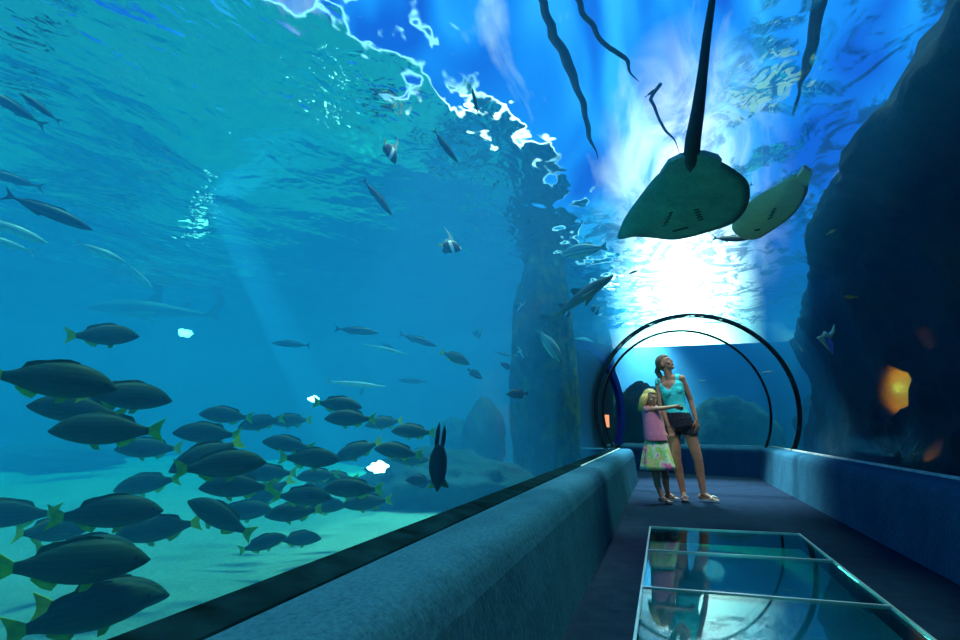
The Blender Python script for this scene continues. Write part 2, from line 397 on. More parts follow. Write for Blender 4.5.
# ------------------------------------------------------------------ rock
def fbm(p, o=5):
    s = 0; a = .5
    for _ in range(o): s += a * noise.noise(p); p = p * 2.03; a *= .52
    return s
def rock_wall():
    # profile at each y from deep floor, up the face, out to the overhang above the tunnel, then raised above the surface to block sky light
    nu, nv = 150, 80; v = []; f = []
    edge = [(-4, 1.5), (3.2, 1.62), (4.3, 1.55), (5.6, 1.62), (7.3, 1.75), (8.6, 1.95), (10.2, 2.25), (11.4, 2.7), (12.4, 3.4)]
    def ed(y):
        for (a, b), (c, d) in zip(edge, edge[1:]):
            if y <= c: return b + (d - b) * max(0, (y - a) / (c - a))
        return edge[-1][1]
    niche = at_x(884, 392, 2.22)
    for i in range(nu + 1):
        y = -4 + 16.2 * i / nu; e = ed(y)
        base = 2.16 + .30 * max(0, (y - 9) / 3) ** 2
        prof = [(base - .05, -1.4), (base, 0), (base + .06, .6), (base + .14, 1.2), (base + .16, 1.9), (base - .02, 2.45), (min(base, e + .28), 2.78), (e, 2.95), (e + .03, 3.15), (e + .22, 3.32), (e + .6, 3.9), (e + 1.2, 4.8), (7.7, 6)]
        for j in range(nv + 1):
            t = j / nv * (len(prof) - 1) * .9999; k = int(t); u = t - k
            x = prof[k][0] + (prof[k + 1][0] - prof[k][0]) * u; z = prof[k][1] + (prof[k + 1][1] - prof[k][1]) * u
            p = Vector((x, y, z))
            d = fbm(p * .9 + Vector((4, 0, 0))) * .55 + fbm(p * 3.1) * .13
            if j < nv - 7:
                x += max(-.12 if z < 2.5 else -.32, d) * (1 if z < 2.5 else .55)
                z += .1 * fbm(p * 2 + Vector((9, 9, 9))) if z > 2.6 else 0
            r = ((y - niche.y) / .34) ** 2 + ((z - niche.z) / .24) ** 2
            if r < 1: x += .7 * (1 - r) ** .5
            if z < 2.62 and x < 2.06: x = 2.06 + (x - 2.06) * .1
            v.append((x, y, z))
    for i in range(nu):
        for j in range(nv):
            a = i * (nv + 1) + j; f.append((a, a + 1, a + nv + 2, a + nv + 1))
    # close the back so the wall is solid
    b = len(v); n1 = nv + 1
    v += [(7.9, -4, -1.4), (7.9, -4, 6), (7.9, 12.2, -1.4), (7.9, 12.2, 6)]
    f.append(tuple(range(nv, -1, -1)) + (b, b + 1)); f.append(tuple(nu * n1 + j for j in range(n1)) + (b + 3, b + 2))
    f.append((b, b + 2, b + 3, b + 1)); f.append(tuple(i * n1 for i in range(nu + 1)) + (b + 2, b)); f.append(tuple(i * n1 + nv for i in range(nu, -1, -1)) + (b + 1, b + 3))
    return mesh_obj('rock_reef', v, f, M['rock']), niche
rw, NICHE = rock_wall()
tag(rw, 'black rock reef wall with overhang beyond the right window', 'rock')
def boulder(name, c, r, m, seed, lab, cat='rock', amp=.35, n=34, zmin=None, keep=None):
    c = Vector(c); r = Vector(r); b = MB(); rs = []
    for i in range(1, n):
        t = pi * i / n; q = []
        for j in range(2 * n):
            a = pi * j / n; d = Vector((sin(t) * cos(a), sin(t) * sin(a), cos(t)))
            k = 1 + amp * fbm(d * 1.6 + Vector((seed, seed * 2, 0))) * 1.6 + .10 * fbm(d * 6 + Vector((seed, 0, 0)))
            p = Vector((c.x + d.x * r.x * k, c.y + d.y * r.y * k, c.z + d.z * r.z * k))
            if zmin is not None and p.z < zmin: p.z = zmin
            if keep: p = keep(p)
            q.append(p)
        rs.append(q)
    b.rings(rs); return tag(b.build(name, m), lab, cat)
def clear(p):   # stay outside the tunnel
    x = p.x - CX
    if p.y < YM + 1 and abs(x) < 1.62 and p.z < 2.7: p.x = CX + (1.62 if x > 0 else -1.62)
    return p
boulder('reef_tower', (-1.72, 8.9, 1.35), (.50, .75, 2.5), M['reef'], 3.1, 'tall dark green reef tower beside the outer ring', 'reef', .16, 44, zmin=-.2, keep=clear)
boulder('reef_stack', (-1.95, 14.3, 1.4), (1.0, .7, 2.9), M['reef'], 6.3, 'dark green reef stack rising to the surface behind the left side of the rings', 'reef', .16, 44, zmin=-.2)
boulder('boulder', at(484, 438, 9.0), (.32, .36, .55), M['boulder'], 5.5, 'dark rounded boulder standing just left of the green reef tower', 'rock', .2)
boulder('boulder', at(452, 442, 10.2), (.36, .4, .40), M['boulder'], 8.2, 'lower dark boulder standing left of the rounded one, farther from the reef tower', 'rock', .2)
boulder('reef_mound', at(440, 472, 7.0) + Vector((0, 0, -.14)), (1.0, .9, .36), M['boulder'], 11.7, 'low dark reef mound lying on the sand behind the upright black fish', 'reef', .3)
boulder('reef_mound', at(60, 452, 15.0) + Vector((0, 0, -.1)), (1.6, .9, .26), M['boulder'], 17.3, 'flat hazy rock ledge on the sand far behind the left school', 'reef', .3)
boulder('rock_hill', (3.5, 14.0, .6), (.8, .9, 1.1), M['rock'], 23.4, 'dark rocky slope standing beside the right end of the outer ring', 'rock', .25, 40)
boulder('rock_outcrop', (-.40, 13.7, .55), (.80, .38, 1.3), M['rock'], 31.0, 'black rock seen through the inner ring behind the girl', 'rock', .18, 40)
boulder('rock_outcrop', (1.45, 14.3, .3), (1.0, .45, 1.25), M['boulder'], 37.0, 'dark blue rock seen through the inner ring right of the woman', 'rock', .18, 40)  # added rock, darkens the hazy water behind the inner ring

# ------------------------------------------------------------------ fish
def fish_mat(name, back, side, belly, stripe=None, samt=0, sscale=60, rough=.45):
    m, nt, out = mat(name); b = N(nt, 'ShaderNodeBsdfPrincipled'); b.inputs['Roughness'].default_value = rough; b.inputs['Specular IOR Level'].default_value = .2
    tc = N(nt, 'ShaderNodeTexCoord'); sx = N(nt, 'ShaderNodeSeparateXYZ'); L(nt, tc.outputs['Object'], sx.inputs[0])
    z = math_(nt, 'ADD', math_(nt, 'MULTIPLY', sx.outputs[2], 3.2), .5, True)
    c = ramp(nt, z, [(.15, belly), (.42, side), (.85, back)])
    if stripe:
        s = math_(nt, 'SINE', math_(nt, 'MULTIPLY', sx.outputs[2], sscale * 3))
        mx = N(nt, 'ShaderNodeMix', data_type='RGBA'); L(nt, ramp(nt, s, [(.3, (0, 0, 0)), (.9, (samt,) * 3)]), mx.inputs[0])
        L(nt, c, mx.inputs[6]); mx.inputs[7].default_value = (*stripe, 1); c = mx.outputs[2]
    v = coords(nt); f = noise_tex(nt, v, 30, 3)
    m2 = N(nt, 'ShaderNodeMix', data_type='RGBA', blend_type='MULTIPLY'); m2.inputs[0].default_value = .5
    L(nt, c, m2.inputs[6]); L(nt, ramp(nt, f, [(.3, (.6, .6, .6)), (.7, (1, 1, 1))]), m2.inputs[7])
    L(nt, m2.outputs[2], b.inputs['Base Color']); L(nt, b.outputs[0], out.inputs[0]); return m
def band_mat(name, a, bcol, freq, phase, tilt=.6):
    m, nt, out = mat(name); b = N(nt, 'ShaderNodeBsdfPrincipled'); b.inputs['Roughness'].default_value = .5
    tc = N(nt, 'ShaderNodeTexCoord'); sx = N(nt, 'ShaderNodeSeparateXYZ'); L(nt, tc.outputs['Object'], sx.inputs[0])
    s = math_(nt, 'SINE', math_(nt, 'ADD', math_(nt, 'MULTIPLY', math_(nt, 'ADD', sx.outputs[0], math_(nt, 'MULTIPLY', sx.outputs[2], tilt)), freq), phase))
    L(nt, ramp(nt, s, [(.45, a), (.55, bcol)]), b.inputs['Base Color']); L(nt, b.outputs[0], out.inputs[0]); return m
M['snapper'] = fish_mat('snapper', (.014, .042, .024), (.03, .075, .035), (.07, .12, .06), (.08, .14, .05), .25, 45, .6)
M['yellow_fin'] = simple('yellow_fin', (.42, .55, .01), .6, .3, 12)
M['fin_dark'] = simple('fin_dark', (.05, .075, .02), .5, .4, 14)
M['eye'] = simple('fish_eye', (.004, .004, .006), .15, 0)
M['jack'] = fish_mat('jack', (.02, .04, .05), (.05, .08, .09), (.10, .14, .15))
M['jack_fin'] = simple('jack_fin', (.03, .06, .07), .5, .3, 12)
M['silver'] = fish_mat('silver', (.35, .45, .42), (.75, .82, .78), (.85, .9, .88), rough=.3)
M['dark'] = fish_mat('dark_fish', (.008, .010, .014), (.012, .016, .02), (.02, .025, .03))
M['banner'] = band_mat('banner', (.015, .015, .02), (.75, .78, .76), 13.5, .6)
M['palefish'] = fish_mat('pale_fish', (.30, .48, .48), (.45, .62, .60), (.6, .75, .7), (.08, .3, .3), .8, 26)
M['orange'] = simple('orange_fish', (.6, .22, .05), .5, .2)
M['violet'] = simple('violet_fin', (.30, .26, .85), .5, .2)
M['cream'] = simple('cream_fish', (.85, .75, .55), .5, .2)
M['shark'] = fish_mat('shark_skin', (.10, .12, .11), (.2, .22, .19), (.5, .5, .44))
def bendf(k): return (lambda x: k * max(0, .25 - x) ** 2)
def loft_body(sec, k, n=16):
    b = MB(); rs = []; bf = bendf(k)
    for x, zt, zb, w in sec:
        zc, h = (zt + zb) / 2, (zt - zb) / 2
        rs.append([Vector((x, bf(x) + w * cos(2 * pi * j / n), zc + h * sin(2 * pi * j / n))) for j in range(n)])
    b.rings(rs); return b
def fin_prism(outline, k, t=.006, y0=0, taper=True):
    # outline (x, z) polygon -> thin bent solid
    bf = bendf(k); n = len(outline)
    v = [(x, y0 + bf(x) + t, z) for x, z in outline] + [(x, y0 + bf(x) - t, z) for x, z in outline]
    f = [tuple(range(n)), tuple(range(2 * n - 1, n - 1, -1))] + [(i, (i + 1) % n, n + (i + 1) % n, n + i) for i in range(n)]
    b = MB(); b.add(v, f); return b
def smooth_sec(sec, m=3):
    # Catmull-Rom refinement of body sections
    out = []
    for i in range(len(sec) - 1):
        p0, p1, p2_, p3 = sec[max(i - 1, 0)], sec[i], sec[i + 1], sec[min(i + 2, len(sec) - 1)]
        for s in range(m):
            t = s / m
            out.append(tuple(.5 * (2 * p1[c] + (p2_[c] - p0[c]) * t + (2 * p0[c] - 5 * p1[c] + 4 * p2_[c] - p3[c]) * t * t + (-p0[c] + 3 * p1[c] - 3 * p2_[c] + p3[c]) * t ** 3) for c in range(4)))
    out.append(sec[-1]); return out
SNAP = [(.50, .004, -.006, .004), (.47, .03, -.026, .022), (.41, .075, -.05, .042), (.32, .118, -.078, .062), (.20, .148, -.102, .074), (.06, .152, -.112, .074), (-.08, .130, -.100, .060), (-.20, .092, -.074, .042), (-.30, .050, -.045, .024), (-.37, .034, -.032, .014)]
JACK = [(.50, .003, -.003, .003), (.46, .022, -.020, .020), (.38, .052, -.045, .040), (.25, .082, -.07, .055), (.08, .092, -.082, .058), (-.10, .078, -.072, .046), (-.24, .048, -.046, .028), (-.34, .022, -.022, .014), (-.39, .014, -.014, .009)]
SNAP = [(x, a * 1.2, b * 1.25, w) for x, a, b, w in SNAP]
DISC = [(.50, .01, -.02, .008), (.46, .05, -.05, .03), (.38, .14, -.11, .05), (.25, .25, -.20, .065), (.08, .30, -.26, .07), (-.10, .26, -.24, .055), (-.24, .15, -.15, .035), (-.32, .06, -.06, .018), (-.36, .045, -.045, .012)]
GAR = [(.50, .004, -.004, .003), (.38, .012, -.012, .010), (.25, .030, -.028, .024), (.0, .040, -.036, .028), (-.25, .026, -.024, .018), (-.40, .010, -.010, .007)]
SHARK = [(.50, .006, -.008, .01), (.45, .028, -.022, .05), (.36, .058, -.042, .075), (.22, .082, -.058, .08), (.05, .078, -.056, .07), (-.12, .052, -.040, .045), (-.26, .030, -.024, .024), (-.36, .018, -.014, .012)]
def make_fish(kind, k=0.0):
    parts = []
    def P(b, name, m): parts.append((name, b, m))
    if kind == 'snapper':
        root = (loft_body(smooth_sec(SNAP), k), M['snapper'])
        P(fin_prism([(-.36, .034), (-.42, .075), (-.52, .135), (-.485, .05), (-.475, 0), (-.485, -.05), (-.52, -.125), (-.42, -.07), (-.36, -.032)], k), 'tail_fin', M['yellow_fin'])
        P(fin_prism([(.20, .15), (.16, .195), (.08, .21), (0, .20), (-.08, .18), (-.15, .17), (-.22, .145), (-.25, .085), (-.20, .07), (-.06, .12), (.06, .14)], k), 'dorsal_fin', M['fin_dark'])
        P(fin_prism([(-.07, -.10), (-.12, -.17), (-.19, -.145), (-.26, -.085), (-.24, -.045), (-.16, -.06)], k), 'anal_fin', M['yellow_fin'])
        P(fin_prism([(.16, -.115), (.10, -.185), (.05, -.19), (.06, -.12)], k), 'pelvic_fin', M['yellow_fin'])
        for s in (1, -1):
            b = MB(); b.add([(.24, s * .068, -.02), (.22, s * .072, -.055), (.06, s * .105, -.05), (.05, s * .11, -.025), (.24, s * .064, -.02), (.22, s * .068, -.055), (.06, s * .099, -.05), (.05, s * .104, -.025)],
                            [(0, 1, 2, 3), (7, 6, 5, 4), (0, 4, 5, 1), (1, 5, 6, 2), (2, 6, 7, 3), (3, 7, 4, 0)])
            P(b, 'pectoral_fin', M['fin_dark'])
            b = MB(); b.ball((.395, s * .040, .022), (.016, .010, .016), 6); P(b, 'eye', M['eye'])
    elif kind == 'jack' or kind == 'silver':
        root = (loft_body(smooth_sec(JACK), k), M['jack' if kind == 'jack' else 'silver'])
        fm = M['jack_fin'] if kind == 'jack' else M['silver']
        P(fin_prism([(-.38, .013), (-.44, .05), (-.52, .12), (-.46, .02), (-.455, 0), (-.46, -.02), (-.52, -.11), (-.44, -.05), (-.38, -.013)], k), 'tail_fin', fm)
        P(fin_prism([(.18, .075), (.12, .115), (.0, .105), (-.2, .075), (-.3, .045), (-.28, .02), (-.1, .06), (.05, .075)], k), 'dorsal_fin', fm)
        P(fin_prism([(-.05, -.06), (-.09, -.105), (-.2, -.07), (-.3, -.04), (-.28, -.02), (-.15, -.05)], k), 'anal_fin', fm)
        for s in (1, -1):
            b = MB(); b.ball((.42, s * .030, .008), (.011, .008, .011), 6); P(b, 'eye', M['eye'])
    elif kind in ('banner', 'tang'):
        bm_ = M['banner'] if kind == 'banner' else M['dark']; sc = 1 if kind == 'banner' else .72
        root = (loft_body(smooth_sec([(x, zt * sc, zb * sc, w) for x, zt, zb, w in DISC]), k), bm_)
        P(fin_prism([(-.35, .045), (-.50, .10), (-.48, 0), (-.50, -.10), (-.35, -.045)], k), 'tail_fin', M['yellow_fin'] if kind == 'banner' else M['dark'])
        if kind == 'banner': P(fin_prism([(.12, .27), (.02, .42), (-.15, .62), (-.42, .80), (-.20, .55), (-.12, .36), (-.26, .30), (-.30, .12), (-.1, .22)], k), 'dorsal_fin', M['cream'])
        else: P(fin_prism([(.15, .19), (.05, .245), (-.15, .22), (-.28, .14), (-.30, .06), (-.15, .13), (0, .19)], k), 'dorsal_fin', M['dark'])
        P(fin_prism([(.0, -.24 * sc), (-.1, -.34 * sc), (-.26, -.28 * sc), (-.30, -.10 * sc), (-.15, -.18 * sc)], k), 'anal_fin', M['dark'])
        for s in (1, -1):
            b = MB(); b.ball((.40, s * .045, .03), (.02, .012, .02), 6); P(b, 'eye', M['eye'])
    elif kind == 'gar':
        root = (loft_body(smooth_sec(GAR), k), M['silver'])
        P(fin_prism([(-.39, .01), (-.5, .05), (-.46, 0), (-.5, -.05), (-.39, -.01)], k), 'tail_fin', M['silver'])
        P(fin_prism([(-.15, .03), (-.2, .07), (-.32, .02), (-.2, .02)], k), 'dorsal_fin', M['silver'])
    elif kind == 'pale':
        root = (loft_body(smooth_sec(SNAP), k), M['palefish'])
        P(fin_prism([(-.36, .034), (-.50, .11), (-.47, 0), (-.50, -.11), (-.36, -.032)], k), 'tail_fin', M['palefish'])
        P(fin_prism([(.20, .13), (.1, .19), (-.15, .17), (-.24, .085), (-.06, .11)], k), 'dorsal_fin', M['palefish'])
        for s in (1, -1):
            b = MB(); b.ball((.395, s * .040, .022), (.016, .010, .016), 6); P(b, 'eye', M['eye'])
    elif kind == 'shark':
        root = (loft_body(smooth_sec(SHARK), k), M['shark'])
        P(fin_prism([(-.35, .016), (-.45, .12), (-.52, .14), (-.45, .02), (-.47, -.05), (-.40, -.02), (-.35, -.012)], k), 'tail_fin', M['shark'])
        P(fin_prism([(.12, .075), (.03, .16), (-.01, .155), (-.01, .07)], k), 'dorsal_fin', M['shark'])
        P(fin_prism([(-.14, .045), (-.20, .10), (-.23, .095), (-.22, .035)], k), 'rear_dorsal_fin', M['shark'])
        for s in (1, -1):
            b = MB(); b.add([(.26, s * .06, -.02), (.06, s * .24, -.05), (.02, s * .23, -.05), (.10, s * .055, -.03), (.26, s * .06, -.03), (.06, s * .24, -.056), (.02, s * .23, -.056), (.10, s * .055, -.042)],
                            [(0, 1, 2, 3), (7, 6, 5, 4), (0, 4, 5, 1), (1, 5, 6, 2), (2, 6, 7, 3), (3, 7, 4, 0)])
            P(b, 'pectoral_fin', M['shark'])
    elif kind == 'orange':
        root = (loft_body(smooth_sec(SNAP), k), M['orange'])
        P(fin_prism([(-.36, .034), (-.50, .11), (-.47, 0), (-.50, -.11), (-.36, -.032)], k), 'tail_fin', M['orange'])
    return root, parts
NAMES = dict(snapper='yellowtail_snapper', jack='slender_fish', silver='silver_fish', banner='banner_fish', tang='dark_tang', gar='needlefish', pale='pale_reef_fish', shark='guitar_shark', orange='orange_fish')
CATS = dict(snapper='fish', jack='fish', silver='fish', banner='fish', tang='fish', gar='fish', pale='fish', shark='shark', orange='fish')
PROTO = {}
placed = []
def swim(kind, px, py, lpx, face, tilt, size, label, yaw=0, k=0, group=None, D=None, roll=0):
    """face +1 swims to picture right, -1 to the left; tilt + nose up; yaw turns the nose away from the viewer"""
    if D is None: D = F * size * cos(rad(yaw)) / lpx / max(.6, ray(px, py).dot(fw))
    base_len = lpx * D * ray(px, py).dot(fw) / F / max(.35, cos(rad(yaw)))
    # keep outside the tunnel and clear of other fish
    for mul in sorted([.22 * 1.06 ** i for i in range(56)], key=lambda v: abs(math.log(v))):
        d = D * mul; ln = base_len * mul; c = at(px, py, d); r = ray(px, py)
        h = Vector((r.y, -r.x, 0)).normalized(); u = h.cross(r).normalized()
        if u.z < 0: u = -u
        a = (h * face * cos(rad(tilt)) + u * sin(rad(tilt))) * cos(rad(yaw)) + r * sin(rad(yaw)); a.normalize()
        pts = [c + a * ln * t for t in (-.45, -.22, 0, .22, .45)]
        ok = True
        thick = .16 * ln if kind not in ('banner', 'tang') else .3 * ln
        for p in pts:
            q = Vector((p.x, p.y)) - PM; t = q.dot(D2)
            if p.y < YM + .7 and sqrt((p.x - CX) ** 2 + max(0, p.z - ZC) ** 2) < R + .06 + thick * .8: ok = False
            if t > -.5 and sqrt(q.dot(R2) ** 2 + max(0, p.z - ZC) ** 2) < R + .06 + thick: ok = False
            if p.x < CX and p.z < .06 + thick * .9 or p.z > ZS - .15 - thick * .3: ok = False
            if ((p.x + 1.72) / (.72 + thick)) ** 2 + ((p.y - 8.9) / (1.0 + thick)) ** 2 < 1: ok = False
            if not (BX0 + .5 < p.x < 5 and BY0 + .5 < p.y < BY1 - .5): ok = False
        if ok:
            for (pp, tt) in placed:
                if (pp[2] - c).length > 1.6 * (ln + tt * 6): continue
                if min((x - y).length for x in pts for y in pp) < (thick + tt) * .9: ok = False; break
        if ok: break
    placed.append((pts, thick))
    if not .62 < mul < 1.7: print('MOVED', round(mul, 2), label)
    if (kind, k) not in PROTO:
        (rb, rm), parts = make_fish(kind, k)
        o = rb.build(NAMES[kind], rm)
        for nm, b, m in parts: b.build(nm, m, o, smooth=nm == 'eye')
        PROTO[(kind, k)] = o
    else:
        src = PROTO[(kind, k)]; o = src.copy(); C.objects.link(o)
        for ch in list(src.children):
            c2 = ch.copy(); C.objects.link(c2); c2.parent = o
    z = Vector((0, 0, 1)) if abs(a.z) < .85 else u.cross(a) if False else (h * -face if a.z > 0 else h * face)
    y = z.cross(a).normalized(); z = a.cross(y).normalized()
    if roll:
        rm_ = Matrix.Rotation(rad(roll), 3, a); y = rm_ @ y; z = rm_ @ z
    o.matrix_world = Matrix(((a.x * ln, y.x * ln, z.x * ln, c.x), (a.y * ln, y.y * ln, z.y * ln, c.y), (a.z * ln, y.z * ln, z.z * ln, c.z), (0, 0, 0, 1)))
    tag(o, label, CATS[kind], group)
    if not ok: print('CROWDED', label)
    return o
FISH = [
 (104, 336, 62, 1, 4, 0.34, 'lone pale green snapper facing right above the left school', 18),
 (53, 381, 112, 1, -6, 0.36, 'large dark yellow-tailed snapper topmost in the left school, tail cut by the frame', 0),
 (126, 397, 84, 1, -4, 0.36, 'grey snapper with its tail hidden behind the topmost large snapper', 12),
 (78, 411, 84, -1, 6, 0.35, 'green striped snapper facing left just below the topmost large snapper', 0),
 (107, 431, 96, -1, 0, 0.36, 'bulky green snapper facing left with bright yellow forked tail, above pale far sand', 0),
 (149, 449, 60, -1, 0, 0.36, 'faint hazy snapper facing left above the pale far sand', 0),
 (226, 416, 50, -1, 4, 0.35, 'small green snapper topmost over the middle cluster, facing left', 0),
 (207, 434, 62, -1, 2, 0.35, 'green snapper facing left just under the topmost one of the middle cluster', 0),
 (207, 456, 72, -1, -24, 0.35, 'dark snapper angled nose-down to the left in the middle cluster', 0),
 (222, 466, 84, 1, 4, 0.36, 'large dark striped snapper facing right in the heart of the middle cluster', 0),
 (148, 484, 60, -1, -10, 0.35, 'dark snapper tilted nose-down to the left above bright sand', 10),
 (159, 530, 78, -1, -5, 0.36, 'slender grey snapper facing left with yellow tail low over the bright sand', 0),
 (220, 518, 72, -1, 30, 0.36, 'deep-bodied snapper tilted nose-up to the left with tail pointing down', 12),
 (242, 512, 58, 1, 2, 0.36, 'dark snapper facing right half hidden behind the tilted deep-bodied one', 0),
 (294, 513, 56, -1, -4, 0.35, 'dark snapper facing left with a yellow tail under the dark right-facing one', 0),
 (303, 497, 58, 1, -4, 0.35, 'nearly black snapper facing right at the right side of the middle cluster', 0),
 (263, 544, 46, 1, 16, 0.3, 'small dark snapper swimming up right with a forked tail near the window frame', 0),
 (299, 539, 44, 1, -2, 0.3, 'small grey fish nose first against the window frame over the sand', 10),
 (108, 514, 98, 1, 0, 0.36, 'large black snapper facing right at the head of the lower left pile', 0),
 (8, 515, 84, -1, 0, 0.36, 'dark snapper leaving the left frame edge with its yellow tail toward us', 0),
 (50, 531, 66, 1, -3, 0.34, 'blunt-headed dark snapper facing right between two larger ones at the left edge', 25),
 (88, 551, 88, 1, -4, 0.36, 'dark snapper whose back shows behind the largest one of the lower left pile', 0),
 (74, 566, 134, 1, -1, 0.38, 'largest dark snapper with a wide yellow tail in the lower left pile', 0),
 (106, 599, 114, 1, -4, 0.37, 'dark big snapper lowest but one in the bottom left pile, nose over bright sand', 0),
 (88, 613, 132, 1, 8, 0.38, 'dark snapper lowest in the bottom left pile with olive fins', 0),
 (261, 423, 44, -1, -12, 0.34, 'small snapper tilted nose-down beside the bright white spot', 0),
 (291, 421, 40, -1, -4, 0.34, 'small snapper with yellow tail left below the bright white spot', 0),
 (338, 405, 48, 1, -6, 0.34, 'snapper facing right whose tail touches the bright white spot', 0),
 (350, 419, 50, -1, 0, 0.34, 'snapper facing left directly below the one by the white spot', 0),
 (384, 423, 38, -1, -8, 0.34, 'small snapper to the right of the pair below the white spot', 0),
 (288, 445, 50, -1, 8, 0.34, 'dark green snapper facing left with raised yellow tail over the middle cluster', 0),
 (310, 459, 60, 1, -3, 0.35, 'dark snapper pointing right at the right end of the middle cluster', 0),
 (357, 451, 48, -1, -22, 0.36, 'turning snapper with deep belly above the bright patch on the sand', 15),
 (398, 452, 48, -1, 8, 0.35, 'green snapper facing left above the reef mound', 0),
 (413, 432, 44, -1, 2, 0.34, 'faint green snapper near the upright striped fish', 0),
 (414, 460, 40, -1, 0, 0.34, 'shadowy snapper low above the reef mound, left of the upright fish', 0),
 (337, 479, 42, -1, 0, 0.34, 'dim snapper just below the bright patch on the sand', 0),
 (353, 489, 58, -1, 0, 0.35, 'dim green snapper with yellow tail over the reef mound', 0),
 (367, 503, 50, -1, -4, 0.35, 'shadowy snapper closest to the window frame over the reef mound', 0),
 (322, 506, 48, 1, -2, 0.34, 'black-backed snapper facing right near the frame, before the reef mound', 0),
 (237, 487, 70, -1, 0, 0.36, 'mid-green snapper under the large striped one in the middle cluster', 0),
 (268, 494, 48, -1, -35, 0.36, 'snapper turning steeply downward in the middle cluster', 20),
 (318, 476, 42, -1, -4, 0.34, 'snapper facing left right of the middle cluster, above a similar one', 0),
 (322, 487, 42, -1, -4, 0.34, 'snapper facing left right of the middle cluster, below a similar one', 0),
 (270, 474, 52, -1, 0, 0.35, 'greenish snapper with yellow belly fins at the back of the middle cluster', 0),
 (455, 358, 32, 1, -24, 0.34, 'olive snapper heading down right in open blue water, a tiny black fish ahead', 0),
]
for i, (px, py, l, f_, t, s, lab, yw) in enumerate(FISH):
    swim('snapper', px, py, l, f_, t, s, lab, yw, (0, .35, -.35)[i % 3], 'yellow-tailed snappers schooling over the sand')
